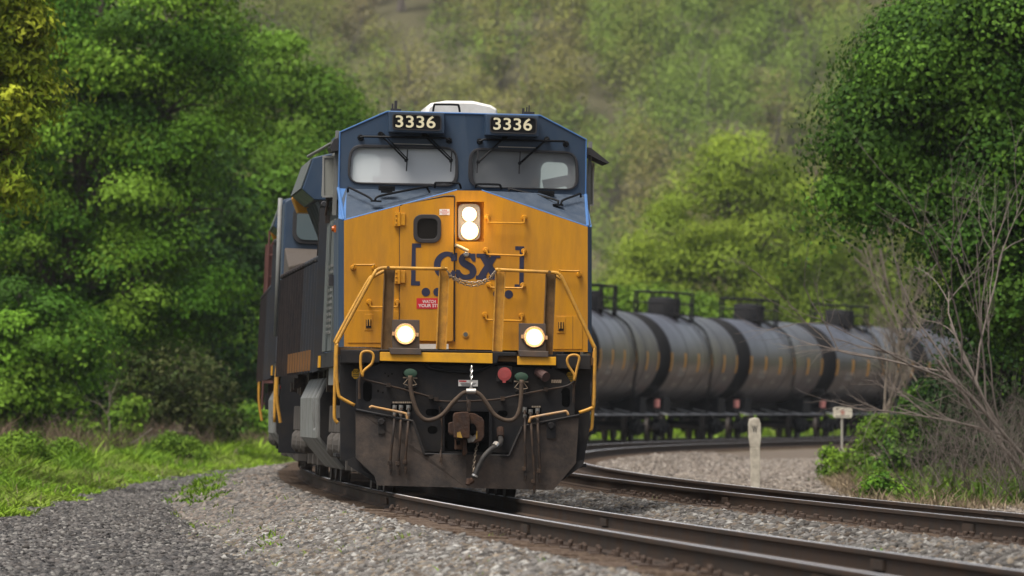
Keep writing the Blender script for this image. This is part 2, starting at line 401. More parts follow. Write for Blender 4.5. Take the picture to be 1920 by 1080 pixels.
def branches(m, p, d, length, r0, depth, r, spread=.55, kids=3, grav=.0, sides=5, wob=.12):
    """bare branching wood"""
    n = 4; pts = [p.copy()]; q = p.copy(); dd = d.copy()
    for i in range(n):
        dd = (dd + Vector(r.normal(0, wob, 3)) + Vector((0, 0, grav))).normalized(); q = q + dd * (length / n); pts.append(q.copy())
    m.tube(pts, [r0 * (1 - .13 * i) for i in range(n + 1)], sides if depth > 1 else max(3, sides - 2), caps=False)
    if depth <= 0: return
    for k in range(kids):
        t = r.uniform(.3, 1.0); i = min(int(t * n), n - 1); a = pts[i].lerp(pts[i + 1], t * n - i)
        nd = (dd + Vector(r.normal(0, spread, 3))).normalized()
        branches(m, a, nd, length * r.uniform(.45, .8), r0 * .55, depth - 1, r, spread, kids, grav, sides, wob)
def bare(name, label, cat, base, stems, length, r0, depth, seed, m_, spread=.55, kids=3, lean=(0, 0, 1), part='branches', group=None, grav=.02, fan=.4):
    r = np.random.default_rng(seed); m = MB()
    for s in range(stems):
        d = (Vector(lean) + Vector(r.normal(0, fan if stems > 1 else .05, 3))).normalized(); d.z = abs(d.z) + .1 if lean[2] > .5 else d.z
        branches(m, Vector((r.normal(0, .12 * (stems > 1)), r.normal(0, .12 * (stems > 1)), -.08)), d.normalized(), length * r.uniform(.7, 1.15), r0, depth, r, spread, kids, grav)
    o = m.build(name, m_, None, smooth='all'); o.location = base; return tag(o, label, cat, group)
G1 = [(.092, .198, .014), (.125, .248, .020), (.058, .142, .012), (.16, .285, .026)]         # fresh maple greens
G2 = [(.080, .172, .016), (.11, .215, .02), (.135, .245, .026)]
GD = [(.018, .052, .009), (.026, .065, .011), (.036, .08, .012)]                        # greens darkened to paint the shade inside the wood
GY = [(.33, .40, .03), (.27, .36, .025), (.40, .44, .035), (.20, .28, .02)]           # yellow greens
GB = [(.12, .21, .018), (.15, .25, .022), (.09, .17, .015)]                             # bright spring shrubs
GO = [(.09, .11, .03), (.11, .12, .045), (.07, .10, .02), (.05, .075, .02)]             # olive shrubs
def trees():
    tree('boxelder_tree', 'yellow green box elder with rusty seed clusters leaning in at the left edge', 'tree', at_px(-170, 150),
         PB(150, (10, 60, 75, 90), (30, 185, 70, 80), (5, 300, 55, 75), (-70, 120, 130, 190), (-60, -80, 150, 130), (-130, 260, 120, 130), deep=.9), .15, 330, 150, .48, GY, 21, .17, seeds=70, hang=1.1, up=1.2, aspect=.36)
    tree('maple_tree', 'large bright green maple filling the left side of the picture', 'tree', at_px(120, 222),
         PB(222, (240, 40, 170, 110), (110, 190, 150, 140), (320, 210, 130, 110), (200, 340, 170, 120), (350, 400, 95, 100), (90, 470, 170, 130), (270, 510, 150, 110), (420, -20, 70, 60), (60, 60, 130, 110), (-60, 330, 150, 220)), .13, 175, 900, 1.15, G1, 22, .3, inner=.86, flat=.36)
    tree('maple_tree', 'green maple with a rounded top just left of the locomotive cab', 'tree', at_px(480, 285),
         PB(285, (450, 120, 90, 75), (560, 190, 75, 80), (590, 300, 62, 90), (490, 320, 110, 95), (380, 140, 90, 90), (455, 60, 60, 45), (520, 120, 45, 55), (440, 450, 120, 110), (560, 430, 70, 110), (460, 600, 100, 110)), .15, 130, 800, 1.4, G2, 23, .3, inner=.8, flat=.36)
    tree('maple_tree', 'light green far maple showing behind the rounded treetop beside the cab', 'tree', at_px(640, 420),
         PB(420, (625, 260, 50, 80), (600, 160, 45, 55), (640, 380, 60, 120), (600, 560, 90, 150)), .3, 150, 110, 1.5, GB, 24, .25, inner=.7)
    tree('young_maple', 'low bushy maple at the lower left above the weeds', 'tree', at_px(40, 205),
         PB(205, (50, 620, 110, 70), (-20, 700, 110, 90), (110, 690, 70, 60), (30, 560, 60, 40)), .125, 65, 620, .85, G1, 25, .12, inner=.75, flat=.4)
    tree('shade_toned_maple', 'dark shaded trees standing behind the large left maple', 'tree', at_px(60, 262),
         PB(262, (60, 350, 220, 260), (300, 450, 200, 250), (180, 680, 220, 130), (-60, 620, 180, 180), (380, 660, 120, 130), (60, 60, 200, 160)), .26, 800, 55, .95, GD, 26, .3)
    tree('shade_toned_maple', 'deep green tree in shadow close behind the second locomotive', 'tree', at_px(440, 330),
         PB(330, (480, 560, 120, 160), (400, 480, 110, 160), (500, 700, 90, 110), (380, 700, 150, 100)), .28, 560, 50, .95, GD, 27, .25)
    # shrubs along the left verge
    tree('olive_shrub', 'olive leafed shrub with thin twigs left of the locomotives', 'shrub', at_px(350, 232),
         PB(232, (330, 690, 85, 60), (390, 760, 55, 60), (280, 740, 70, 60), (250, 650, 50, 45), (420, 790, 35, 40)), .11, 330, 48, .42, GO, 28, .05, bark=TWIG)
    tree('green_shrub', 'small bright green shrub at the foot of the white sapling', 'shrub', at_px(232, 218),
         PB(218, (232, 790, 28, 35), (150, 815, 40, 28), (248, 760, 20, 18)), .13, 90, 50, .3, GB, 29, .03)
    tree('green_shrub', 'fresh green shrub beside the tracks just left of the second locomotive', 'shrub', at_px(455, 250),
         PB(250, (450, 800, 45, 50), (500, 800, 40, 40), (400, 815, 45, 30)), .13, 150, 48, .36, G1, 30, .04)
    bare('white_sapling', 'bare white forked sapling among the left shrubs', 'bare tree', at_px(205, 214), 1, 1.35, .035, 3, 5, PALEBARK, .5, 2)
    bare('fallen_branch', 'grey fallen branch lying across the brown brush', 'branch', at_px(170, 208), 1, 1.6, .025, 2, 9, TWIG, .4, 2, lean=(1, .1, .3))
    for i, (px, py, d, hw, lab) in enumerate([(30, 835, 168, 50, 'low leafy weed clump at the left end of the verge'), (330, 835, 205, 45, 'leafy weed clump between the white sapling and the locomotives'), (120, 850, 176, 34, 'small round weed clump in the grass under the left maple')]):
        tree('weed_clump', lab, 'weeds', at_px(px, d), PB(d, (px, py, hw, 24), (px + hw * .8, py + 12, hw * .6, 16), (px - hw * .8, py + 10, hw * .6, 18)), .075, 70, 90, .26, GB, 130 + i, .01, limbs=False)
    g = 'brown leafless brush along the left verge'
    for i, (px, d) in enumerate([(10, 214), (60, 216), (115, 218), (165, 217), (215, 222), (270, 222), (320, 226), (375, 230), (40, 226), (140, 230), (250, 232), (335, 238)]):
        bare('brown_brush', 'low tangle of brown leafless twigs on the left verge', 'brush', at_px(px, d), 16, .62, .008, 2, 40 + i, mat('brown_twig', (.15, .105, .08), .95), .6, 3, group=g, fan=.55)
    # right side
    tree('maple_tree', 'big dark green maple filling the upper right corner', 'tree', at_px(1960, 152),
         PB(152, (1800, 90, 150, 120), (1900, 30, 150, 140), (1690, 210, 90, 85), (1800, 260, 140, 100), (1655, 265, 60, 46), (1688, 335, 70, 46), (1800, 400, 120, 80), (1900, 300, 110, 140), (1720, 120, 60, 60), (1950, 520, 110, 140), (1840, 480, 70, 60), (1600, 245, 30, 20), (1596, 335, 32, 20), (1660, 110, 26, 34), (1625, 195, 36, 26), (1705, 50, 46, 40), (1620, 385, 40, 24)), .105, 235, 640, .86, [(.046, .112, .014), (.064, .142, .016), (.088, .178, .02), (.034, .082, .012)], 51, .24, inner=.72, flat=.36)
    tree('shade_toned_maple', 'dense foliage coloured dark as shade under the big maple at the right edge', 'tree', at_px(1930, 166),
         PB(166, (1900, 540, 90, 110), (1880, 690, 85, 90), (1930, 820, 90, 100), (1840, 600, 45, 60), (1960, 420, 90, 120), (1790, 730, 60, 55), (1830, 800, 60, 70)), .12, 420, 90, .5, [(.014, .042, .008), (.02, .052, .010), (.028, .064, .012)], 52, .15)  # leaf greens darkened to paint the shade under the maple
    tree('green_tree', 'yellow green leafy tree rising behind the tank cars', 'tree', at_px(1400, 440),
         PB(440, (1400, 310, 75, 60), (1350, 390, 110, 80), (1260, 450, 85, 70), (1450, 430, 120, 110), (1330, 520, 140, 80), (1220, 530, 60, 60), (1440, 560, 130, 70)), .19, 190, 380, 1.8, [(.20, .28, .028), (.24, .32, .032), (.155, .225, .022)], 53, .3, inner=.75, flat=.4)
    tree('green_tree', 'second yellow green tree behind the far tank cars', 'tree', at_px(1560, 470),
         PB(470, (1530, 320, 60, 70), (1580, 420, 110, 100), (1640, 520, 120, 100), (1540, 540, 120, 80), (1720, 560, 120, 100)), .19, 150, 360, 1.8, [(.15, .21, .024), (.13, .185, .02), (.17, .23, .026)], 54, .3, inner=.7)
    tree('green_shrub', 'low bright green thicket seen just right of the locomotive cab over the first tank', 'shrub', at_px(1150, 410),
         PB(410, (1140, 570, 60, 35), (1220, 570, 70, 35), (1110, 590, 50, 40), (1300, 590, 70, 40)), .22, 260, 50, .7, GB, 55, .1)
    bare('bare_tree', 'bare winter tree with pale limbs standing on the far hillside foot', 'bare tree', at_px(1290, 600), 1, 6.5, .16, 3, 61, PALEBARK, .4, 3)
    tree('bright_shrub', 'bright green shrub around the foot of the white sign', 'shrub', at_px(1585, 176),
         PB(176, (1572, 876, 36, 32), (1618, 850, 26, 26), (1655, 806, 42, 30), (1560, 848, 14, 14)), .085, 170, 46, .22, GB, 56, .03)
    tree('bright_shrub', 'mixed green undergrowth right of the pale bare saplings', 'shrub', at_px(1740, 168),
         PB(168, (1740, 760, 50, 55), (1700, 840, 50, 50), (1790, 790, 60, 60), (1660, 890, 40, 35), (1760, 880, 60, 50)), .1, 300, 48, .3, [(.05, .12, .014), (.08, .16, .018), (.03, .08, .012)], 57, .03)
    tree('bright_shrub', 'small green shrub low beside the track at the foot of the bare thicket', 'shrub', at_px(1660, 140),
         PB(140, (1650, 915, 30, 28), (1690, 925, 28, 22)), .075, 90, 45, .18, G1, 58, .02)
    g = 'pale bare saplings in front of the last tank cars'
    for i, (px, d, L, rr) in enumerate([(1652, 186, 3.0, .05), (1700, 190, 3.3, .055), (1740, 188, 2.6, .04)]):
        bare('bare_sapling', ['tall pale forked sapling nearest the white sign', 'thicker grey sapling in the middle of the bare saplings', 'thin bare sapling at the edge of the dark foliage'][i], 'bare tree', at_px(px, d), 1, L, rr, 4, 74 + i, PALEBARK, .34, 4, group=g, grav=.07)
    g = 'dead branches reaching in from the right edge'
    for i, (px, L, ln, rr) in enumerate([(1975, 3.9, (-.52, 0, .82), .042), (1950, 3.3, (-.3, .1, .95), .036)]):
        bare('dead_tree', ['leafless dead tree with long boughs slanting up and left across the dark foliage', 'thin leafless dead tree rising steeply at the right edge'][i], 'bare tree', at_px(px, 138), 2, L, rr, 4, 83 + i, mat('dead_wood', (.16, .13, .11), .95), .30, 3, lean=ln, group=g, fan=.13, grav=.01)
    g = 'grey leafless thicket at the lower right'
    for i, (px, d) in enumerate([(1720, 138), (1765, 134), (1810, 133), (1850, 131), (1890, 130), (1930, 130), (1790, 142), (1870, 140), (1910, 142)]):
        bare('grey_brush', 'tangle of grey leafless brush beside the right hand track', 'brush', at_px(px, d), 9, 1.25, .008, 3, 90 + i, mat('grey_twig', (.115, .094, .078), .95), .5, 3, group=g, fan=.4)
trees()
# ------------------------------------------------------------------ railway tracks
M_RAIL = mat('rail_rust', (.036, .026, .020), .75, spec=.2, dirt=(.085, .048, .028), amount=.6, scale=1.3, streak=1)
M_STEEL = mat('polished_rail', (.9, .9, .92), .5, metal=.9)
M_TIE = mat('tie_wood', (.060, .040, .029), .95, spec=.15, dirt=(.15, .11, .08), amount=.95, scale=14, bump=.8, bscale=25)
M_PLATE = mat('tie_plate_rust', (.065, .042, .030), .9)
PROF = [(-.075, -.185), (.075, -.185), (.075, -.172), (.012, -.155), (.010, -.048), (.036, -.036), (.037, -.006), (.030, 0), (-.030, 0), (-.037, -.006), (-.036, -.036), (-.010, -.048), (-.012, -.155), (-.075, -.172)]
def tr_pt(y, o, dx, z):        # point beside a track whose centre is at offset o, canted
    X, Y = offs(y, o + dx * math.cos(CANT)); return (float(X), float(Y), z - dx * math.sin(CANT))
def build_track(o, label, y0, y1, yt0, yt1):
    y0s = float(c(60)); root = empty('railway_track', (float(offs(60, o)[0]), 60, -.19)); tag(root, label, 'railway track', 'railway tracks')
    L = Vector(root.location)
    def lp(*a): return Vector(tr_pt(*a)) - L
    for side in (-.753, .753):
        ys = list(np.arange(y0, 300, 1.0)) + list(np.arange(300, y1, 3.0)); m = MB(); n = len(PROF)
        vs = [lp(y, o, side + px, pz) for y in ys for px, pz in PROF]
        fs = [(i * n + k, i * n + (k + 1) % n, (i + 1) * n + (k + 1) % n, (i + 1) * n + k) for i in range(len(ys) - 1) for k in range(n)]
        r = m.add(vs, fs).build('rail', M_RAIL, root, smooth=True)
        m = MB(); vs = [lp(y, o, side + px, .003) for y in ys for px in (-.027, .027)]
        m.add(vs, [(i * 2, i * 2 + 1, i * 2 + 3, i * 2 + 2) for i in range(len(ys) - 1)]); m.build('running_surface', M_STEEL, r)
        m = MB()                                     # joint bars
        for y in np.arange(y0 + 7 + (side > 0) * 9, 110, 24.0):
            a, b = lp(y, o, side - .022, -.10), lp(y + .75, o, side - .022, -.10)
            m.box((a + b) / 2, (.036, .75, .075), Matrix.Rotation(-float(np.interp(y, _ys, _th)), 3, 'Z'))
        m.build('joint_bar', M_RAIL, r)
    r0 = np.random.default_rng(int(o * 10) + 5)
    tm = MB(); tm.box((0, 0, -.09), (2.6, .23, .18)); tie0 = tm.build('tie', M_TIE, root, bevel=.012)
    pm = MB()
    for s in (-.753, .753):
        pm.box((s, 0, .006), (.36, .19, .018))
        for dx in (-.095, .095):
            for dy in (-.05, .05): pm.lathe([(.012, 0), (.018, .045), (.012, .055)], (s + dx, dy, .01), 'z', 6)
        pm.box((s, .16, -.03), (.19, .03, .07)); pm.box((s, -.16, -.03), (.19, .03, .07))      # rail anchors
    pl0 = pm.build('tie_plate', M_PLATE, tie0)
    yl = np.arange(yt0, yt1, .5)
    for i, y in enumerate(yl[:100]):
        t, p = (tie0, pl0) if i == 0 else (tie0.copy(), pl0.copy())
        if i: COL.objects.link(t); COL.objects.link(p); t.parent = root; p.parent = t
        t.location = lp(y, o, r0.normal(0, .05), -.187 + min(0, r0.normal(-.004, .008)))
        t.rotation_euler = (r0.normal(0, .03), CANT + r0.normal(0, .004), -float(np.interp(y, _ys, _th)) + r0.normal(0, .02)); t.scale = (1 + r0.normal(0, .025), 1, 1)
    m = MB(); q = MB()
    for y in list(np.arange(yl[min(100, len(yl)) - 1] + .5, y1 - 80, .5)):
        rt = Matrix.Rotation(-float(np.interp(y, _ys, _th)), 3, 'Z') @ Matrix.Rotation(CANT, 3, 'Y')
        m.box(lp(y, o, 0, -.277), (2.6, .23, .18), rt)
    so_ = m.build('far_ties', M_TIE, root); tag(so_, kind='stuff')
    return root
build_track(0, 'left railway track of rusty rails curving under the train', 22, 430, 49, 101)
build_track(T2, 'right railway track with no train on it curving away beside the locomotive', 22, 430, 70, 122)
# ------------------------------------------------------------------ loose stone
STONE = tint_mat('stone', .85, 0, .35)
def stones(name, label, n, ofun, yr, size, cols, seed, ypow=1.0, embed=.3, flat=.7):
    r = np.random.default_rng(seed)
    y = yr[0] + (yr[1] - yr[0]) * r.random(n) ** ypow; o = ofun(r, y, n)
    X, Y = offs(y, o); keep = np.abs(X) < (960 / F) * Y * 1.04 + 1.2
    X, Y, o, y = X[keep], Y[keep], o[keep], y[keep]; n = len(X)
    s = size * np.clip(np.exp(r.normal(0, .44, n)), .35, 2.1)
    Z = gz(o, y) + s * (.5 - embed) * flat
    dirs = np.array([(0, 0, 1), (0, 0, -1)] + [(math.cos(a), math.sin(a), h) for h, ph in ((.45, 0), (-.45, .6)) for a in np.arange(5) * 2 * math.pi / 5 + ph])
    dirs = unit(dirs)
    tri = [(0, 2 + i, 2 + (i + 1) % 5) for i in range(5)] + [(1, 7 + (i + 1) % 5, 7 + i) for i in range(5)] + [(2 + i, 7 + i, 2 + (i + 1) % 5) for i in range(5)] + [(2 + (i + 1) % 5, 7 + i, 7 + (i + 1) % 5) for i in range(5)]
    tri = np.array(tri)
    rad = .5 * r.uniform(.5, 1.35, (n, 12, 1)); P = dirs[None] * rad
    sc = np.stack([r.uniform(.75, 1.35, n), r.uniform(.75, 1.35, n), flat * r.uniform(.7, 1.2, n)], -1)[:, None]
    P = P * sc * s[:, None, None]
    a = r.random(n) * 6.28; ca, sa = np.cos(a)[:, None], np.sin(a)[:, None]
    P = np.stack([P[..., 0] * ca - P[..., 1] * sa, P[..., 0] * sa + P[..., 1] * ca, P[..., 2]], -1)
    b = r.normal(0, .45, n); cb, sb = np.cos(b)[:, None], np.sin(b)[:, None]
    P = np.stack([P[..., 0], P[..., 1] * cb - P[..., 2] * sb, P[..., 1] * sb + P[..., 2] * cb], -1)
    V = (P + np.stack([X, Y, Z], -1)[:, None]).reshape(-1, 3)
    Fc = (tri[None] + (np.arange(n) * 12)[:, None, None]).reshape(-1, 3)
    cols = np.array(cols); T = cols[r.integers(len(cols), size=n)] * r.uniform(.7, 1.3, (n, 1))
    ob = np_mesh(name, V, Fc, STONE, np.repeat(T, 12, 0)); tag(ob, label, 'stones', kind='stuff'); return n
BAL = [(.175, .163, .148), (.13, .12, .11), (.18, .148, .112), (.085, .078, .07), (.27, .26, .24), (.11, .086, .066), (.14, .128, .118), (.065, .057, .051)]
DARKB = [(.13, .12, .11), (.10, .092, .087), (.16, .14, .12), (.20, .175, .15), (.08, .072, .066), (.14, .11, .09)]
ROAD = [(.070, .065, .062), (.049, .046, .045), (.09, .082, .077), (.118, .108, .10), (.075, .066, .06), (.036, .034, .033), (.18, .17, .155)]
stones('ballast', 'pale grey ballast stones on the shoulder of the left track', 78000, lambda r, y, n: -1.36 - 1.55 * r.random(n) ** .9 + np.minimum(0, .22 * r.normal(0, 1, n)), (50, 103), .046, BAL, 1, 1.1)
stones('ballast', 'dark brownish ballast on the shoulder beside the locomotives', 52000, lambda r, y, n: -1.2 - 1.8 * r.random(n), (98, 175), .058, DARKB, 2, 1.2)
stones('gravel', 'dark grey gravel of the access road left of the track', 110000, lambda r, y, n: np.maximum(-2.65 + .25 * r.normal(0, 1, n) - r.random(n) * 4.75, edge(y) - .4 * r.random(n)), (58, 150), .042, ROAD, 3, 1.1, .38, .55)
stones('gravel', 'far grey gravel of the access road left of the train', 26000, lambda r, y, n: -2.8 + (edge(y) - .3 + 2.8) * r.random(n), (150, 260), .06, ROAD, 4, 1.2, .38, .55)
stones('ballast', 'grey ballast stones between the two tracks', 60000, lambda r, y, n: 1.3 + 1.7 * r.random(n), (50, 170), .05, [tuple(q * .8 for q in k) for k in BAL], 5, 1.25)
stones('ballast', 'brown dusty ballast between the rails and under the tie ends', 44000, lambda r, y, n: np.where(r.random(n) < .6, 0, T2) + (r.random(n) - .5) * 3.3, (50, 165), .034, [(.10, .075, .055), (.13, .10, .075), (.16, .14, .12), (.08, .06, .045), (.2, .18, .16)], 6, 1.2, .45)
stones('ballast', 'tan grey stone bank right of the empty track', 56000, lambda r, y, n: T2 + 1.3 + 6.0 * r.random(n), (95, 260), .062, [(.19, .16, .13), (.15, .125, .10), (.24, .21, .18), (.11, .09, .075), (.17, .14, .115)], 7, 1.2)
# ------------------------------------------------------------------ grass and weeds
def grass(name, label, n, ofun, yr, h, cols, seed, per=5, ypow=1.0, wide=.05, lean=.5):
    r = np.random.default_rng(seed)
    y = yr[0] + (yr[1] - yr[0]) * r.random(n) ** ypow; o = ofun(r, y, n)
    X, Y = offs(y, o); keep = np.abs(X) < (960 / F) * Y * 1.05 + 1.0
    X, Y, o, y = X[keep], Y[keep], o[keep], y[keep]; n = len(X); Z = gz(o, y)
    hh = h * np.exp(r.normal(0, .3, n)) * (.55 + .6 * np.abs(np.sin(X * 1.3 + Y * .31) * np.sin(Y * .17 - X * .7)) ** .7 * 1.3)
    B = np.repeat(np.stack([X, Y, Z - .02], -1), per, 0); k = len(B); H = np.repeat(hh, per) * r.uniform(.5, 1.2, k)
    B[:, :2] += r.normal(0, .05, (k, 2))
    d = r.normal(0, lean, (k, 2)) * H[:, None]; a = r.random(k) * 6.28; wv = np.stack([np.cos(a), np.sin(a), a * 0], -1) * (wide * r.uniform(.5, 1.5, k))[:, None]
    tip = B + np.concatenate([d, H[:, None]], 1); mid = B + np.concatenate([d * .3, H[:, None] * .6], 1)
    V = np.stack([B, mid + wv * .5, tip, mid - wv * .5], 1).reshape(-1, 3)
    cols = np.array(cols); pc = cols[(np.clip((np.sin(np.repeat(X, per) * .9) * np.sin(np.repeat(Y, per) * .23) * .5 + .5) * len(cols), 0, len(cols) - 1) + r.normal(0, .5, k)).clip(0, len(cols) - 1).astype(int)]
    T = pc * r.uniform(.7, 1.3, (k, 1))
    tag(np_mesh(name, V, np.arange(k * 4).reshape(-1, 4), LEAF, np.repeat(T, 4, 0)), label, 'grass', kind='stuff')
VG = [(.12, .22, .018), (.17, .29, .02), (.22, .34, .028), (.20, .26, .05), (.15, .26, .02)]
grass('grass', 'bright green weeds along the left edge of the gravel road', 36000, lambda r, y, n: edge(y) + .3 * np.sin(y * .5) * np.sin(y * .17) + .45 * r.random(n) ** 3 - 3.6 * r.random(n) ** 1.1, (112, 262), .10, VG, 1, 12, 1.2, .036, .9)
grass('weeds', 'taller green weeds at the back of the left verge', 5200, lambda r, y, n: edge(y) - 1.2 - 2.6 * r.random(n), (125, 240), .22, VG, 2, 16, 1.0, .04, .7)
grass('dry_weeds', 'thin dead stems standing among the green verge weeds', 1300, lambda r, y, n: edge(y) + .5 * r.random(n) - 3.2 * r.random(n), (114, 240), .20, [(.22, .17, .10), (.17, .13, .085), (.27, .22, .13)], 13, 3, 1, .012, .35)
grass('dry_weeds', 'brown dry stalks in front of the left shrubs', 4200, lambda r, y, n: edge(y) - 2.4 - 4 * r.random(n), (180, 250), .42, [(.13, .09, .06), (.16, .115, .08), (.10, .075, .05)], 3, 6, 1, .02, .5)
def clump_o(r, y, n):
    return -2.55 + .2 * r.normal(0, 1, n) + .15 * np.sin(y * .8)
grass('grass_tufts', 'strip of green grass tufts at the toe of the ballast beside the road', 420, clump_o, (124, 172), .10, VG[:2], 4, 7, 1.0, .035, .5)
grass('grass_tufts', 'scattered thin grass along the toe of the pale ballast', 120, lambda r, y, n: -2.7 + .25 * r.normal(0, 1, n), (78, 118), .07, VG[1:], 11, 6, 1, .02, .5)
grass('fallen_leaves', 'small yellow green fallen leaves on the gravel road', 130, lambda r, y, n: -3 - 4 * r.random(n), (62, 112), .025, [(.30, .33, .04), (.22, .28, .03)], 12, 1, 1, .03, 1.2)
grass('grass_tufts', 'few green sprouts growing in the pale ballast', 150, lambda r, y, n: -1.6 - 1.3 * r.random(n), (56, 110), .055, VG[1:], 5, 5, 1, .016, .5)
grass('grass_tufts', 'tiny green sprouts between the rails', 170, lambda r, y, n: np.where(r.random(n) < .6, 0, T2 - 2.1) + (r.random(n) - .5) * 2.4, (52, 110), .05, VG[:2], 6, 5, 1, .013, .5)
grass('dry_grass', 'tan dry grass below the lower right shrubs', 3000, lambda r, y, n: T2 + 3.9 + .045 * (y - 128) + 4.2 * r.random(n), (124, 180), .2, [(.24, .19, .12), (.2, .15, .1), (.28, .22, .14)], 7, 6, 1, .018, .6)
grass('weeds', 'green weeds mixed through the lower right shrubs', 3200, lambda r, y, n: T2 + 4.5 + .045 * (y - 128) + 4.5 * r.random(n), (128, 190), .24, [(.08, .14, .02), (.11, .18, .02)], 8, 7, 1, .05, .5)
grass('meadow', 'bright grass glimpsed beyond the tank cars', 9000, lambda r, y, n: -5.0 - 24 * r.random(n), (285, 445), .4, VG, 9, 7, 1, .12, .4)
# ------------------------------------------------------------------ whistle post and sign
def whistle_post():
    p = W(1418, 905, 159); gx = p.x; z = ground(gx, 159) - .1
    k = 159 / F; h = HC + (770 - 783) * k - z
    m = MB(); wt, hd = .092, .117
    m.loft([(-wt - .01, -.07, 0), (wt - .03, -.07, 0), (wt - .03, .07, 0), (-wt - .01, .07, 0)], [(-wt, -.07, h * .62), (wt, -.07, h * .62), (wt, .07, h * .62), (-wt, .07, h * .62)])
    a = [(-wt, h * .62), (wt, h * .62), (hd, h * .74), (hd, h * .92), (hd * .75, h * .985), (0, h), (-hd * .75, h * .985), (-hd, h * .92), (-hd, h * .74)]
    m.prism(a, -.07, .07)
    o = m.build('whistle_post', mat('post_concrete', (.62, .57, .47), .95, dirt=(.27, .23, .17), amount=.75, scale=6, bump=.5), None, bevel=.012)
    o.location = (gx, 159, z); o.rotation_euler = (0, R(-1.5), R(4)); tag(o, 'white concrete whistle post marked W beside the right hand track', 'post')
    text_obj('lettering', 'W', (-.055, .05, h * .80, h * .905), lambda a, b: (a, -.074, b), mat('black_paint', (.02, .02, .02), .7), o, .02)
def white_sign():
    d = 190; p = W(1580, 772, d); k = d / F; z0 = ground(p.x, d) - .1
    root = empty('trackside_sign', (p.x, d, z0)); tag(root, 'small white sign board with faint red emblem on a thin post', 'sign')
    top = HC + (770 - 763) * k - z0; bot = HC + (770 - 783) * k - z0; w_ = 18 * k
    m = MB(); m.box((-.02, .03, top / 2), (.05, .03, top)); m.build('post', mat('grey_post', (.35, .33, .28), .9), root)
    b = MB(); s = .03
    b.prism([(-w_ + s, bot), (w_ - s, bot - .01), (w_, bot + s), (w_, top - s - .02), (w_ - s, top - .02), (-w_ + s, top), (-w_, top - s), (-w_, bot + s)], -.004, .004)
    bd = b.build('board', mat('sign_white', (.62, .58, .48), .7, dirt=(.4, .34, .25), amount=.6, scale=9), root, bevel=.004)
    m = MB()
    ring = [Vector((.045 * math.cos(a), -.0075, (top + bot) / 2 + .045 * math.sin(a))) for a in np.linspace(0, 2 * math.pi, 20, endpoint=False)]
    m.tube(ring, .006, 5, closed=True); m.box((0, -.006, (top + bot) / 2), (.03, .004, .05)); m.build('emblem', mat('faded_red', (.45, .12, .09), .8), bd)
    m = MB(); m.bx(-w_ * .75, -w_ * .42, -.008, -.004, top - .06, top - .035)
    x = -w_ * .7
    rr = random.Random(4)
    while x < w_ * .7:
        l = rr.uniform(.015, .05); m.bx(x, x + l, -.008, -.004, bot + .028, bot + .046); x += l + .012
    m.build('lettering', mat('black_paint', (.02, .02, .02), .7), bd)
whistle_post(); white_sign()
# ------------------------------------------------------------------ freight cars
M_TANK = mat('tank_black', (.030, .028, .039), .32, dirt=(.045, .042, .052), amount=.5, scale=.9, streak=.35, spec=1.0, coat=.35)
M_CARBLK = mat('car_black', (.010, .010, .012), .7, dirt=(.03, .027, .025), amount=.5, scale=2, spec=.2)
M_WHEEL = mat('wheel_steel', (.06, .05, .045), .6, metal=.3, dirt=(.10, .07, .05), amount=.6, scale=4)
M_ORANGE = mat('reflector_orange', (.75, .36, .04), .5)
M_STENCIL = mat('stencil_white', (.45, .43, .40), .8)
def wheelset(parent, y, rad=.46):
    m = MB()
    for s in (-1, 1):
        m.lathe([(.08, -.07), (rad * .9, -.05), (rad + .025, -.065), (rad + .025, -.04), (rad, -.035), (rad, .065), (rad * .86, .065), (rad * .8, .03), (.13, .04), (.11, .1)], (s * .75, y, rad), 'x', 28) if s > 0 else \
        m.lathe([(.11, -.1), (.13, -.04), (rad * .8, -.03), (rad * .86, -.065), (rad, -.065), (rad, .035), (rad + .025, .04), (rad + .025, .065), (rad * .9, .05), (.08, .07)], (s * .75, y, rad), 'x', 28)
    m.tube([(-.95, y, rad), (.95, y, rad)], .08, 10)
    return m.build('wheelset', M_WHEEL, parent, smooth=True)
def freight_truck(root, y):
    t = MB()
    for s in (-1, 1):
        x0, x1 = s * .96, s * 1.12
        t.prism_x([(y - 1.15, .42), (y - 1.15, .62), (y - .55, .80), (y + .55, .80), (y + 1.15, .62), (y + 1.15, .42), (y + .85, .42), (y + .45, .24), (y - .45, .24), (y - .85, .42)], x0, x1)
        for dy in (-.2, 0, .2): t.lathe([(.08, .30), (.08, .58)], (s * 1.15, y + dy, 0), 'z', 10)
        for dy in (-.88, .88): t.lathe([(.15, 0), (.15, s * .1)] if s > 0 else [(.15, s * .1), (.15, 0)], (x1, y + dy, .47), 'x', 12)
    t.box((0, y, .55), (2.3, .42, .3))
    tr = t.build('truck', M_CARBLK, root, bevel=.01)
    for dy in (-.88, .88): wheelset(tr, y + dy)
def coupler_part(root, y, sgn):
    m = MB(); m.box((0, y - sgn * .35, .82), (.18, .8, .2)); m.box((0, y, .82), (.28, .3, .34)); m.box((-.1 * sgn, y + sgn * .13, .82), (.12, .18, .30))
    m.build('coupler', mat('coupler_rust', (.10, .055, .035), .85, dirt=(.05, .035, .03), scale=5), root, bevel=.03)
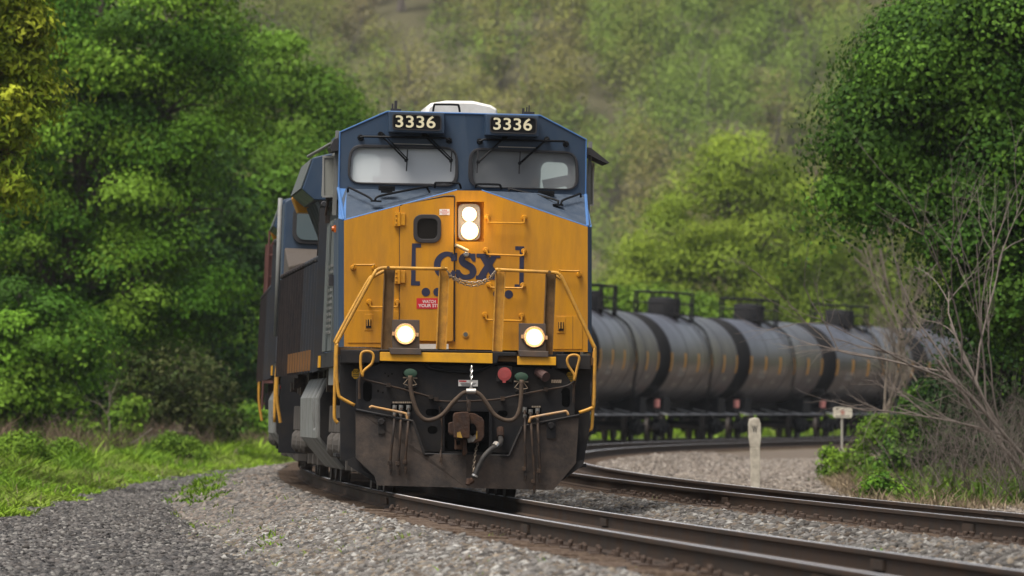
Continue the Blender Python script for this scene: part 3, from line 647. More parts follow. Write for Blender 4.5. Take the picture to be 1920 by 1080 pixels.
def make_tank_car():
    root = empty('tank_car'); Lt, Rd, ZC = 16.5, 1.56, 2.89; half = Lt / 2
    prof = [(0.02, -half)] + [(Rd * math.sin(a), -half + .62 * (1 - math.cos(a))) for a in np.linspace(.15, math.pi / 2, 9)]
    prof = prof + [(r_, -h_) for r_, h_ in prof[::-1]]
    m = MB(); m.lathe(prof, (0, 0, ZC), 'y', 72); tank = m.build('tank', M_TANK, root, smooth=True)
    m = MB()
    for y in (-half + .63, -4.0, 0, 4.0, half - .63): m.lathe([(Rd - .01, -.03), (Rd + .012, -.03), (Rd + .012, .03), (Rd - .01, .03)], (0, y, ZC), 'y', 72)
    m.build('weld_band', M_TANK, tank, smooth=True)
    # head shield ends are dull black
    m = MB()
    for sg in (-1, 1):
        pr = [(Rd * math.sin(a) * 1.004 + .002, sg * (half + .012 - .62 * (1 - math.cos(a)))) for a in np.linspace(.02, 1.45, 9)]
        m.lathe(pr, (0, 0, ZC), 'y', 64)
    m.build('head_shield', mat('tank_end_black', (.010, .010, .011), .75, spec=.2), root, smooth=True)
    m = MB(); m.lathe([(.58, 0), (.58, .62), (.55, .66), (.1, .70)], (0, 0, ZC + Rd - .08), 'z', 24); m.build('valve_housing', M_CARBLK, root, smooth=True)
    m = MB(); zt = ZC + Rd; zp = zt - .02
    for sy in (-1, 1):
        for x in (-.72, .72):
            for y in (1.5, 2.1): m.tube([(x, sy * y, zt - .3), (x, sy * y, zt + .78)], .04, 6)
            m.tube([(x, sy * 2.1, zt + .40), (x, sy * 1.5, zt + .40)], .02, 6)
        m.tube([(-.72, sy * 2.1, zt + .78), (.72, sy * 2.1, zt + .78)], .036, 6)
        m.tube([(-.72, sy * 2.1, zt + .40), (.72, sy * 2.1, zt + .40)], .03, 6)
    for x in (-.72, .72): m.tube([(x, -2.1, zt + .78), (x, 2.1, zt + .78)], .036, 6)
    m.build('safety_rail', M_CARBLK, root)
    m = MB()
    for sy in (-1, 1): m.box((0, sy * 1.45, zp + .03), (1.9, 1.45, .05))
    m.build('walkway', M_CARBLK, root)
    for s in (-1, 1):
        m = MB()
        for dy in (-.22, .22): m.tube(catmull([(s * .8, dy + 1.2, ZC + 1.42), (s * 1.35, dy + 1.2, ZC + .95), (s * 1.62, dy + 1.2, ZC), (s * 1.55, dy + 1.2, ZC - .9), (s * 1.5, dy + 1.2, .9)], 5), .022, 5)
        for z in np.arange(.95, 4.2, .34):
            x = s * (.03 + (1.60 if z < ZC else math.sqrt(max(.0, 1.60 ** 2 - (z - ZC) ** 2)))); m.tube([(x, .98, z), (x, 1.42, z)], .016, 5)
        m.build('ladder', M_CARBLK, root)
        m = MB(); m.tube([(s * 1.52, -half - .1, .97), (s * 1.52, half + .1, .97)], .022, 6)
        for y in (-7.6, -3.8, 0, 3.8, 7.6): m.tube([(s * 1.52, y, .97), (s * .6, y, 1.12)], .02, 5)
        m.build('side_rail', mat('glint_rail', (.45, .45, .47), .5, metal=.3), root)  # pale metal paints the glint running along the rail
        for y in np.linspace(-7.55, 7.55, 6):
            m = MB(); zs = np.linspace(ZC - .42, ZC + .22, 6)
            for a, b in zip(zs[:-1], zs[1:]):
                xa, xb = [s * (math.sqrt(Rd * Rd - (q - ZC) ** 2) + .006) for q in (a, b)]
                m.add([(xa, y - .21, a), (xa, y + .21, a), (xb, y + .21, b), (xb, y - .21, b)], [(0, 1, 2, 3)])
            m.build('reflector_strip', M_ORANGE, tank)
        m = MB(); rr = random.Random(3)
        for zz, ya, yb in ((ZC - .42, -5.6, -4.2), (ZC - .60, -5.6, -4.4), (ZC - .95, -5.6, -4.9), (ZC - .78, -2.5, -1.8), (ZC - 1.0, 2.4, 3.2), (ZC - .7, 5.2, 5.8)):
            y = ya
            while y < yb:
                l = .13; z1 = zz + .13
                xa, xb = [s * (math.sqrt(Rd * Rd - (q - ZC) ** 2) + .007) for q in (zz, z1)]
                m.add([(xa, y, zz), (xa, y + l * .8, zz), (xb, y + l * .8, z1), (xb, y, z1)], [(0, 1, 2, 3)]); y += l * rr.choice((1, 1, 1.4))
        m.build('stencilling', M_STENCIL, tank)
    m = MB()
    for sg in (-1, 1):
        m.prism_x([(sg * 5.2, 1.0), (sg * 8.9, 1.0), (sg * 8.9, .72), (sg * 5.2, .72)], -.35, .35)
        m.prism_x([(sg * 5.6, 1.55), (sg * 7.0, 1.55), (sg * 7.2, .98), (sg * 5.4, .98)], -1.25, 1.25)
        m.box((0, sg * 8.75, 1.0), (2.8, .25, .3))
        for x in (-1.3, 1.3): m.tube([(x, sg * 8.8, 1.1), (x, sg * 8.8, 1.9), (x * .55, sg * 8.8, 1.9)], .02, 6)
    m.box((0, 0, 1.25), (.5, 10.5, .2)); m.lathe([(.2, -.5), (.2, .5)], (.5, 1.2, .95), 'y', 14); m.lathe([(.28, 0), (.28, .4)], (0, 0, .9), 'z', 16)
    m.build('underframe', M_CARBLK, root, bevel=.01)
    m = MB()
    for sg in (-1, 1):
        for x in (-1.34, 1.34): m.box((x, sg * 8.86, 1.35), (.13, .02, .28))
    m.build('placard', mat('placard_red', (.5, .2, .18), .6), root)
    for sg in (-1, 1): freight_truck(root, sg * 6.3); coupler_part(root, sg * 9.1, sg)
    return root
def make_hopper():
    root = empty('hopper_car'); M = mat('oxide_red', (.10, .035, .028), .75, dirt=(.05, .03, .025), scale=1.5); h = 7.6
    m = MB(); m.prism([(-1.5, 1.55), (-1.5, 3.9), (-1.25, 4.35), (1.25, 4.35), (1.5, 3.9), (1.5, 1.55), (.5, .75), (-.5, .75)], -h, h); b = m.build('body', M, root, bevel=.02)
    m = MB()
    for y in np.linspace(-h + .05, h - .05, 13):
        for s in (-1, 1): m.box((s * 1.53, y, 2.75), (.07, .09, 2.4))
    m.build('side_post', M, b)
    m = MB(); m.box((0, 0, 4.42), (.7, 2 * h + .6, .05)); m.build('running_board', M_CARBLK, root)
    for s in (-1, 1):
        m = MB()
        for dy in (0, .42): m.tube([(s * 1.5, -h - .05 - 0 * dy, 1.0), (s * 1.5, -h - .05, 4.2)], .02, 6) if dy == 0 else m.tube([(s * 1.1, -h - .05, 1.0), (s * 1.1, -h - .05, 4.2)], .02, 6)
        for z in np.arange(1.1, 4.2, .38): m.tube([(s * 1.1, -h - .05, z), (s * 1.5, -h - .05, z)], .016, 5)
        m.build('ladder', M, root)
    m = MB(); m.box((0, 0, 1.0), (.6, 2 * h + 1.4, .3))
    for sg in (-1, 1): m.box((0, sg * (h + .3), 1.15), (2.9, .6, .3))
    m.build('underframe', M_CARBLK, root)
    for sg in (-1, 1): freight_truck(root, sg * 5.9); coupler_part(root, sg * (h + 1.0), sg)
    return root
def place_car(root, s):        # s = arc length of the car's middle
    x1, y1, _ = at_s(s - 6.2); x2, y2, _ = at_s(s + 6.2)
    a = math.atan2(x2 - x1, y2 - y1); xm, ym, _ = at_s(s)
    root.location = ((x1 + x2) / 2, (y1 + y2) / 2, 0); root.rotation_mode = 'XYZ'
    root.rotation_euler = (0, CANT, -a)
LOCO_L = 22.6
hop = make_hopper(); tag(hop, 'dark red hopper car, mostly hidden, coupled behind the second locomotive', 'hopper car'); place_car(hop, 2 * LOCO_L + .6 + 8.7)
S0 = 2 * LOCO_L + .6 + 17.6 + 9.3
# ------------------------------------------------------------------ locomotives
M_YEL = mat('paint_yellow', (.56, .25, .005), .42, dirt=(.30, .13, .012), amount=.6, scale=5.0, streak=.18, bump=.04, bscale=60)
M_YEL2 = mat('reflective_yellow', (.72, .36, .01), .4, dirt=(.4, .2, .03), amount=.5, scale=5)
M_RAILY = mat('handrail_yellow', (.58, .29, .03), .5, dirt=(.16, .08, .03), amount=.55, scale=7)
M_RUSTY = mat('stanchion_brown', (.14, .075, .022), .7, dirt=(.07, .04, .02), amount=.8, scale=6)
M_BLUE = mat('paint_blue', (.022, .046, .088), .42, dirt=(.06, .078, .10), amount=.5, scale=1.8, streak=.4, bump=.03, bscale=60)
M_BLUEH = mat('edge_light_blue', (.055, .15, .36), .45, dirt=(.1, .17, .3), amount=.4, scale=5)  # lighter blue paints the light caught along the edges
M_ROUGHB = mat('antislip_blue', (.028, .046, .075), .75, dirt=(.09, .11, .14), amount=.65, scale=6, bump=.5, bscale=90)
M_LOGO = mat('marking_navy', (.018, .022, .055), .5)
M_BLK = mat('frame_black', (.012, .012, .014), .6, dirt=(.045, .036, .028), amount=.6, scale=2.2, bump=.08, bscale=30, spec=.25)
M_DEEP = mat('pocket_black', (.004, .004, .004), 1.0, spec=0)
M_GASK = mat('gasket_rubber', (.026, .024, .026), .6)
M_GREY = mat('cab_grey', (.085, .10, .098), .55, dirt=(.08, .07, .055), amount=.6, scale=2.5, streak=.4)
M_LGREY = mat('truck_grey', (.19, .195, .188), .55, dirt=(.10, .09, .075), amount=.6, scale=2)
M_TRUCK = mat('truck_grime', (.06, .052, .045), .75, dirt=(.12, .105, .09), amount=.6, scale=3)
M_DUST = mat('plow_dust', (.040, .034, .031), .8, dirt=(.115, .086, .068), amount=.8, spec=.2, scale=2.6, bump=.25, bscale=25)
M_RUST = mat('coupler_iron', (.040, .025, .020), .8, spec=.2, dirt=(.085, .042, .022), amount=.8, scale=7, bump=.5, bscale=22)
M_HOSE = mat('hose_brown', (.062, .044, .034), .7, spec=.2, dirt=(.12, .085, .055), amount=.7, scale=9)
M_BLKH = mat('hose_black', (.02, .018, .017), .6, dirt=(.06, .05, .04), amount=.6, scale=8)
M_PIPE = mat('pipe_dark', (.024, .019, .017), .6, spec=.2, dirt=(.10, .06, .035), amount=.6, scale=10)
M_SILV = mat('bright_steel', (.55, .53, .50), .35, metal=.8)
M_CHAIN = mat('chain_steel', (.28, .22, .16), .5, metal=.6)
M_WHITE = mat('white_plastic', (.72, .70, .66), .5, dirt=(.45, .42, .36), amount=.5, scale=4)
M_STICK = mat('sticker_white', (.75, .73, .70), .5); M_RED = mat('sign_red', (.55, .02, .03), .45)
M_BLKP = mat('wiper_black', (.008, .008, .009), .5, spec=.15)
M_PLATEB = mat('lamp_plate', (.05, .042, .040), .6, dirt=(.10, .06, .04), amount=.5, scale=6)
M_STAND = mat('side_stanchion_dark', (.034, .038, .046), .6, spec=.2, dirt=(.05, .04, .03), scale=3)
M_CREAM = mat('number_cream', (.80, .72, .48), .5); M_STAN = mat('side_stanchion', (.034, .027, .026), .75, spec=.15, dirt=(.02, .02, .022), amount=.8, scale=4)
M_LAMP = emit('lamp_lit', (1, .76, .42), 42.0)
M_HALO = emit('lamp_halo', (1, .50, .14), 4.0)  # glowing ring added to imitate the warm halo around the lamps
def glow(parent, p, watts):
    l = bpy.data.lights.new('glare_light', 'POINT'); l.energy = watts; l.color = (1, .62, .24); l.shadow_soft_size = .07  # added light in front of the lens, imitating glare on the nose
    o = bpy.data.objects.new('glare_light', l); COL.objects.link(o); o.parent = parent; o.location = p
M_AMBER = mat('amber_lens', (.45, .10, .01), .3)
def glass(name, film, tint_):
    m = bpy.data.materials.new(name); m.use_nodes = True; n = m.node_tree; n.nodes.remove(n.nodes['Principled BSDF'])
    tr = n.nodes.new('ShaderNodeBsdfTransparent'); tr.inputs[0].default_value = (*tint_, 1)
    gl = n.nodes.new('ShaderNodeBsdfGlossy'); gl.inputs['Roughness'].default_value = .03
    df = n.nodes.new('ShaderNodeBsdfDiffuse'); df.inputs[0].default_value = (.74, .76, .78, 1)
    fr = n.nodes.new('ShaderNodeFresnel'); fr.inputs[0].default_value = 1.6
    a = n.nodes.new('ShaderNodeMixShader'); a.inputs[0].default_value = film; b = n.nodes.new('ShaderNodeMixShader')
    n.links.new(tr.outputs[0], a.inputs[1]); n.links.new(df.outputs[0], a.inputs[2])
    n.links.new(fr.outputs[0], b.inputs[0]); n.links.new(a.outputs[0], b.inputs[1]); n.links.new(gl.outputs[0], b.inputs[2])
    n.links.new(b.outputs[0], n.nodes['Material Output'].inputs[0]); return m
G_LEFT = glass('glare_dust_glass', .74, (.8, .85, .85)); G_RIGHT = glass('clear_glass', .28, (.75, .8, .8)); G_DARK = glass('dark_glass', .02, (.25, .25, .25))  # white film paints windshield glare along with dust, heaviest on the left pane
LM = Matrix.Translation((-.66, 100, 0)) @ Matrix.Rotation(.060, 4, 'Z') @ Matrix.Rotation(CANT, 4, 'Y')
LMI = LM.inverted(); EYE = LMI @ Vector((0, 0, HC))
def P(px, py, ly=0.0):        # surveyed photograph point on the locomotive, at local depth ly (number or function of x) -> local metres
    d = LMI.to_3x3() @ Vector(((px - 960) / F, 1, (770 - py) / F)); x = 0
    for _ in range(6):
        t = ((ly(x) if callable(ly) else ly) - EYE.y) / d.y; p = EYE + d * t; x = p.x
    return p
def PP(pts, ly): return [P(x, y, ly) for x, y in pts]
def plate(pts, ly, t=.03, m=None):        # solid plate with its face outline surveyed at depth ly
    m = m or MB(); A = PP(pts, ly); return m.loft(A, [a + Vector((0, t, 0)) for a in A])
def rrect(x0, y0, x1, y1, r, k=5):
    o = []
    for cx_, cy_, a0 in ((x1 - r, y0 + r, -90), (x1 - r, y1 - r, 0), (x0 + r, y1 - r, 90), (x0 + r, y0 + r, 180)):
        o += [(cx_ + r * math.cos(R(a0 + 90 * i / k)), cy_ + r * math.sin(R(a0 + 90 * i / k))) for i in range(k + 1)]
    return o
def rquad(c4, r, k=5):        # rounded quadrilateral from four corners (tl, tr, br, bl)
    o = []; n = len(c4)
    for i in range(n):
        p = Vector((*c4[i], 0)); a = Vector((*c4[i - 1], 0)); b = Vector((*c4[(i + 1) % n], 0))
        u = p + (a - p).normalized() * r; v = p + (b - p).normalized() * r
        for j in range(k + 1):
            t = j / k; q = u * (1 - t) ** 2 + p * 2 * t * (1 - t) + v * t * t; o.append((q.x, q.y))
    return o
def face_hole(outer, holes):        # flat-ish face with openings; lists of 3-D points
    bm = bmesh.new(); es = []
    for loop in [outer] + holes:
        vs = [bm.verts.new(p) for p in loop]; es += [bm.edges.new((vs[i], vs[(i + 1) % len(vs)])) for i in range(len(vs))]
    bmesh.ops.triangle_fill(bm, edges=es, use_beauty=True, use_dissolve=False)
    bm.verts.index_update(); m = MB(); m.add([v.co.copy() for v in bm.verts], [tuple(v.index for v in f.verts) for f in bm.faces]); bm.free(); return m
def ringm(outer, inner, t, ly, m=None, proud=.02):
    m = m or MB(); A = PP(outer, ly); B = PP(inner, ly); n = len(A); up = Vector((0, -proud, 0)); dn = Vector((0, t, 0))
    vs = [a + up for a in A] + [b + up for b in B] + [a + dn for a in A] + [b + dn for b in B]
    fs = []
    for i in range(n):
        j = (i + 1) % n; fs += [(i, j, n + j, n + i), (i, 2 * n + i, 2 * n + j, j), (n + i, n + j, 3 * n + j, 3 * n + i)]
    return m.add(vs, fs)
def side_body(root, detail=True):
    """everything behind the cab that both locomotives share"""
    m = MB(); m.prism([(-.95, 1.72), (-.95, 4.0), (-.7, 4.3), (.7, 4.3), (.95, 4.0), (.95, 1.72)], 4.0, 21.2); hood = m.build('hood', M_BLUE, root, bevel=.02)
    m = MB(); m.prism([(-1.32, 3.98), (-1.50, 4.12), (-1.36, 4.58), (-.8, 4.74), (.8, 4.74), (1.36, 4.58), (1.50, 4.12), (1.32, 3.98)], 16.6, 20.8); m.build('radiator_housing', M_BLUE, root, bevel=.015)
    m = MB(); m.prism([(-1.525, 4.13), (-1.385, 4.565), (-1.375, 4.565), (-1.51, 4.13)], 16.62, 20.78); m.build('radiator_grille', M_GREY, root)  # grey-green sheet paints the trees' reflection on the outer face
    m = MB(); m.prism([(-1.40, 3.90), (-1.49, 4.10), (-1.36, 4.52), (-1.0, 4.52), (-1.0, 3.9)], 20.82, 21.5); m.build('tail_bracket', M_YEL, root)
    m = MB()
    for k in range(5): m.prism([(-.97, 3.2), (-1.30, 3.95), (-1.26, 3.97), (-.97, 3.3)], 16.7 + k * .9, 16.76 + k * .9)
    m.build('radiator_brace', M_GREY, root)
    m = MB()
    for y in np.arange(4.6, 21, 1.1):
        for s in (-1, 1): m.box((s * .955, y, 2.75), (.03, .9, 1.9))
    m.build('hood_door', M_BLUE, hood, bevel=.008)
    m = MB(); m.bx(-1.56, 1.56, .3, 21.6, 1.52, 1.70); m.build('walkway', M_BLK, root)
    for s in (-1, 1):
        m = MB(); m.box((s * 1.575, 13.0, 1.60), (.02, 16.5, .15)); m.build('sill_stripe', M_YEL2, root)
        ys = np.arange(5.2, 21.4, 1.02)
        for y in ys:
            m = MB(); hgt = 1.22 if y > 6.2 else 1.9
            m.add([(s * 1.52, y, 1.55), (s * 1.64, y + .01, 1.55), (s * 1.62, y + .01, 1.70 + hgt), (s * 1.54, y, 1.70 + hgt)], [(0, 1, 2, 3)])
            q = MB(); q.loft([(s * 1.50, y, 1.52), (s * 1.645, y, 1.46), (s * 1.635, y, 1.70 + hgt - .03), (s * 1.545, y, 1.70 + hgt)], [(s * 1.50, y + .05, 1.52), (s * 1.645, y + .05, 1.46), (s * 1.635, y + .05, 1.70 + hgt - .03), (s * 1.545, y + .05, 1.70 + hgt)])
            q.lathe([(.03, -.03), (.045, 0), (.03, .03)], (s * 1.59, y + .02, 1.70 + hgt + .02), 'y', 8)
            sq = q.build('stanchion', M_STAN if y > 11 else M_STAND, root)
            if detail and 7 < y < 15.5: MB().box((s * 1.573, y - .012, 1.63), (.135, .012, .27)).build('stanchion_foot', mat('worn_orange', (.16, .075, .02), .6, dirt=(.12, .07, .03), scale=6), sq)
        m = MB(); m.tube(catmull([(s * 1.59, 5.2, 3.6), (s * 1.59, 6.1, 3.58), (s * 1.59, 6.5, 2.95), (s * 1.59, 8, 2.94), (s * 1.59, 21.4, 2.94)], 4), .022, 8); m.build('handrail', M_STAN, root)
        # running gear hung below the walkway
        TP = [(s * .7, 1.42), (s * 1.38, 1.42), (s * 1.50, 1.15), (s * 1.48, .62), (s * 1.12, .22), (s * .7, .2)]; m = MB(); m.prism(TP, 7.6, 7.9); m.prism([(s * .7, .75), (s * 1.49, .75), (s * 1.48, .62), (s * 1.12, .22), (s * .7, .2)], 7.9, 8.7); m.prism(TP, 8.7, 13.6); m.prism([(s * .7, 1.4), (s * .9, 1.4), (s * .9, .75), (s * .7, .75)], 7.9, 8.7); ft = m.build('fuel_tank', M_LGREY, root, bevel=.03)
        m = MB(); m.prism([(s * .7, 1.40), (s * 1.34, 1.40), (s * 1.45, 1.13), (s * 1.43, .64), (s * 1.09, .25), (s * .7, .22)], 7.50, 7.59); m.build('tank_end_plate', M_BLK, root)
        m = MB()
        for k in range(4): m.lathe([(.24, 0), (.275, .01), (.275, .09), (.24, .10)], (s * (1.20 + .012 * k), 7.95 + k * .17, .93), 'y', 28)
        m.build('air_reservoir', M_LGREY, root, smooth=True)
        m = MB(); m.tube([(s * 1.33, 4.85, 1.48), (s * 1.40, 4.6, 1.34)], .045, 10); m.build('marker_reflector', M_RED, root)
        m = MB(); rr = random.Random(5)
        for k in range(26):
            y = rr.uniform(3.5, 20); m.box((s * rr.uniform(1.1, 1.42), y, rr.uniform(1.25, 1.5)), (.12, rr.uniform(.15, .5), rr.uniform(.06, .2)))
        for k in range(6): m.tube([(s * (1.0 + .07 * k), 3.2, 1.3 + .03 * (k % 3)), (s * (1.0 + .07 * k), 7.4, 1.34 - .03 * (k % 2))], .02, 6)
        m.build('piping', M_PIPE, root)
        m = MB()
        for xx in (1.54, 1.50): m.tube(catmull([(s * xx, 21.6, 2.1), (s * 1.57, 21.75, 1.9), (s * 1.57, 21.8, 1.2), (s * 1.5, 21.8, .8)], 4), .024, 8)
        m.build('rear_step_rail', M_RAILY, root)
    m = MB(); m.bx(-1.0, 1.0, -.4, 22.0, 1.15, 1.52); m.build('underframe', M_BLK, root)
    for y0 in (3.9, 17.6):
        t = MB()
        for s in (-1, 1):
            t.prism_x([(y0 - 2.6, .62), (y0 - 2.5, 1.05), (y0 - 1.0, 1.12), (y0 + 1.0, 1.12), (y0 + 2.5, 1.05), (y0 + 2.6, .62), (y0 + 2.2, .40), (y0 + 1.5, .62), (y0 - 1.5, .62), (y0 - 2.2, .40)], s * 1.02, s * 1.22)
            for dy in (-1.85, 0, 1.85):
                t.lathe([(.17, 0), (.17, .14), (.1, .2)] if s > 0 else [(.1, -.2), (.17, -.14), (.17, 0)], (s * 1.20, y0 + dy, .55), 'x', 14)
                for e in (-.45, .45): t.lathe([(.12, .7), (.12, 1.05)], (s * 1.25, y0 + dy + e, 0), 'z', 10)
                t.box((s * 1.1, y0 + dy - .62, .42), (.16, .10, .4))
        t.box((0, y0, .8), (2.0, 3.6, .35)); tr = t.build('truck', M_TRUCK, root, bevel=.015)
        for dy in (-1.85, 0, 1.85): wheelset(tr, y0 + dy, .52)
    coupler_part(root, 22.3, 1)
def digits(box, name, txt, ly, parent, m_, bold=.02, dy=-.004, sp=1.0):
    """lettering into a photograph-surveyed box (left, right, top, bottom[, drop of the right end])"""
    x0, x1, y0, y1 = box[:4]; drop = box[4] if len(box) > 4 else 0
    return text_obj(name, txt, (0, 1, 0, 1), lambda a, b: P(x0 + (x1 - x0) * a, y1 + (y0 - y1) * b + drop * a, ly) + Vector((0, dy, 0)), m_, parent, bold, spacing=sp)
def ribbon(pts, w, ly, m, dy=-.004):
    """flat stroke of photograph width w along surveyed points"""
    n = len(pts); A, B = [], []
    for i in range(n):
        a = Vector((*pts[max(i - 1, 0)], 0)); b = Vector((*pts[min(i + 1, n - 1)], 0)); t = (b - a).normalized(); nn = Vector((-t.y, t.x, 0)); p = Vector((*pts[i], 0)); ww = (w[i] if isinstance(w, list) else w) / 2
        q = p + nn * ww; A.append(P(q.x, q.y, ly) + Vector((0, dy, 0))); q = p - nn * ww; B.append(P(q.x, q.y, ly) + Vector((0, dy, 0)))
    m.add(A + B, [(i, i + 1, n + i + 1, n + i) for i in range(n - 1)])
def polyf(pts, ly, m, dy=-.004): m.add([p + Vector((0, dy, 0)) for p in PP(pts, ly)], [tuple(range(len(pts)))])
def grab(root, x0, x1, ytop, ybar, ly=0, m_=None, drop=0, name='grab_iron'):
    m = MB(); off = Vector((0, -.09, 0))
    pts = [P(x0, ytop, ly) + Vector((0, .0, 0)), P(x0, ytop, ly) + off, P(x0 + 2, ybar - 1, ly) + off, P(x0 + 6, ybar, ly) + off, P(x1 - 6, ybar + drop, ly) + off, P(x1 - 1, ybar - 1 + drop, ly) + off, P(x1, ytop + drop, ly) + off, P(x1, ytop + drop, ly)]
    m.tube(pts, .013, 7)
    for x, yy in ((x0, ytop), (x1, ytop + drop)): m.lathe([(.028, -.03), (.035, -.01), (.035, 0)], P(x, yy, ly), 'y', 10)
    return m.build(name, m_ or M_YEL, root, smooth=True)
def chain(m, pts, link=.032, r=.005):
    """real interlocking links along a path"""
    Q = catmull(pts, 12); L = [0]
    for a, b in zip(Q[:-1], Q[1:]): L.append(L[-1] + (b - a).length)
    n = int(L[-1] / (link * 1.25)); 
    for i in range(n):
        s = (i + .5) / n * L[-1]; k = max(j for j in range(len(L)) if L[j] <= s); k = min(k, len(Q) - 2)
        p = Q[k].lerp(Q[k + 1], (s - L[k]) / max(L[k + 1] - L[k], 1e-6)); t = (Q[k + 1] - Q[k]).normalized(); u = t.orthogonal().normalized(); v = t.cross(u)
        nn = (u if i % 2 else v) * .6 + (v if i % 2 else -u) * .35; nn.normalize()
        m.tube([p + t * math.cos(a) * link * .95 + nn * math.sin(a) * link * .48 for a in np.linspace(0, 2 * math.pi, 9)[:-1]], r, 4, closed=True)
def build_lead():
    root = empty('locomotive'); root.matrix_world = LM
    tag(root, 'yellow and blue lead locomotive with lit headlights and number 3336', 'locomotive')
    # ---- nose
    FL = [(645, 650), (645, 413.5), (857, 357), (903, 357.5), (1102, 425.5), (1102, 660)]
    hb = [(856, 378), (907.7, 378), (907.7, 453), (856, 453)]; wb = rrect(777, 403, 825.5, 454, 14)
    m = face_hole(PP(FL, 0), [PP(hb, 0)])
    m.build('nose', M_YEL, root)
    m = MB(); ch = .10
    def vquad(a, b, c_, d): m.add([a, b, c_, d], [(0, 1, 2, 3)])
    for (xi, yi0, yi1, xo, yo0, yo1, sg) in ((645, 650, 413.5, 634.5, 650, 410, -1), (1102, 660, 425.5, 1109.5, 662, 426, 1)):
        a, b = P(xi, yi0, 0), P(xi, yi1, 0); c_, d = P(xo, yo1, ch), P(xo, yo0, ch); vquad(a, b, c_, d)
        e, f = c_ + Vector((0, 1.5, .0)), d + Vector((0, 1.5, 0)); m.add([d, c_, e, f], [(0, 1, 2, 3)])
    m.build('nose_side', M_BLUE, root)
    wy = lambda x: 1.06 + .13 * abs(x)
    # slanted nose top, with an edge strip whose light blue paints caught light
    lf = [P(645, 413.5, 0), P(857, 357, 0)]; lb = [P(634.5, 353.5, wy), P(868, 357.5, wy)]
    rf = [P(903, 357.5, 0), P(1102, 425.5, 0)]; rb = [P(868, 357.5, wy), P(1098.2, 366, wy)]
    m = MB(); z3 = Vector((0, 0, .0)); m.add([lf[0], lf[1], lb[1], lb[0]], [(0, 1, 2, 3)]); m.add([rf[0], rf[1], rb[1], rb[0]], [(0, 1, 2, 3)]); m.add([lf[1], rf[0], rb[0]], [(0, 1, 2)])
    cl, cr_ = P(634.5, 410, ch), P(1109.5, 426, ch)
    m.add([cl, lf[0], lb[0]], [(0, 1, 2)]); m.add([cr_, rb[1], rf[1]], [(0, 1, 2)])
    m.build('nose_top', M_ROUGHB, root)
    m = MB()
    for a, b, w_ in ((lf[0], lf[1], .02), (rf[0], rf[1], .02), (lf[0], lb[0], .035), (rf[1], rb[1], .035)): m.tube([a + Vector((0, .012, .004)), b + Vector((0, .012, .004))], w_ * .6, 8)
    m.add([cl + Vector((0, 0, .004)), lf[0] + Vector((.02, 0, .006)), lb[0] + Vector((.10, 0, .006)), lb[0] + Vector((0, 0, .006))], [(0, 1, 2, 3)])
    m.add([cr_ + Vector((0, 0, .004)), rf[1] + Vector((-.02, 0, .006)), rb[1] + Vector((-.10, 0, .006)), rb[1] + Vector((0, 0, .006))], [(0, 1, 2, 3)])
    m.build('nose_trim', M_BLUEH, root)
    # ---- cab front with window openings
    CO = [(634.5, 353.5), (637.3, 248), (725.4, 209.4), (871.5, 213), (1012.7, 216.7), (1099.3, 262), (1098.2, 366), (868, 357.5)]
    WL = [(655, 270), (858, 275), (860, 351), (650, 344)]; WR = [(879, 276), (1083, 284), (1086, 357), (877, 351)]
    wl_o, wl_i = rquad(WL, 26), rquad([(660, 276.5), (855, 280), (853, 345), (655, 341)], 20)
    wr_o, wr_i = rquad(WR, 26), rquad([(884, 281), (1079, 288), (1080, 354), (888, 350)], 20)
    Lp = [CO[0], CO[1], CO[2], CO[3], CO[7]]; Rp = [CO[3], CO[4], CO[5], CO[6], CO[7]]
    m = face_hole(PP(Lp, wy), [PP(wl_o, wy)]); m2 = face_hole(PP(Rp, wy), [PP(wr_o, wy)]); m.add(m2.v, m2.f)
    out_ = PP([CO[0], CO[1], CO[2], CO[3], CO[4], CO[5], CO[6]], wy); back = [Vector((p.x, 4.0, p.z)) for p in out_]
    n = len(out_); m.add(out_ + back, [(i, i + 1, n + i + 1, n + i) for i in range(n - 1)] + [tuple(range(n, 2 * n))])
    cab_ = m.build('cab', M_BLUE, root)
    m = MB(); e = [p + Vector((0, -.004, .002)) for p in out_]
    m.tube([e[0] + Vector((.004, 0, 0)), e[1], e[2], e[3]], .011, 6); m.tube([e[3], e[4], e[5], e[6]], .011, 6); m.build('cab_edge_highlight', M_BLUEH, cab_)
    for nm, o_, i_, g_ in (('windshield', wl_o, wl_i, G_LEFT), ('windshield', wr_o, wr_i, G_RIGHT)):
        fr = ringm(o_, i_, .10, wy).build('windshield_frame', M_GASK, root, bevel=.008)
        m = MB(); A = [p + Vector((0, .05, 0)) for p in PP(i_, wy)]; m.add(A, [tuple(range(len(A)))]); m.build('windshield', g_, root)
    # cab interior seen through the glass
    m = MB(); x0, x1 = -1.46, 1.46; zl, zh = 3.35, 4.55
    m.add([(x0, 1.5, zl), (x1, 1.5, zl), (x1, 3.9, zl), (x0, 3.9, zl)], [(0, 1, 2, 3)])
    m.add([(x0, 3.9, zl), (x1, 3.9, zl), (x1 * .8, 3.9, zh), (x0 * .8, 3.9, zh)], [(0, 1, 2, 3)])
    m.build('cab_lining', mat('lining_grey', (.35, .37, .38), .8), root)
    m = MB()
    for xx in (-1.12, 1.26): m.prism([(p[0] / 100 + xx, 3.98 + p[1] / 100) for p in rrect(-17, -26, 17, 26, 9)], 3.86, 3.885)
    m.build('rear_window', emit('daylight_pane', (.70, .78, .72), .4), root)  # panes emit to stand in for daylight behind the cab
    m = MB(); rt = Matrix.Rotation(R(-14), 3, 'Y')
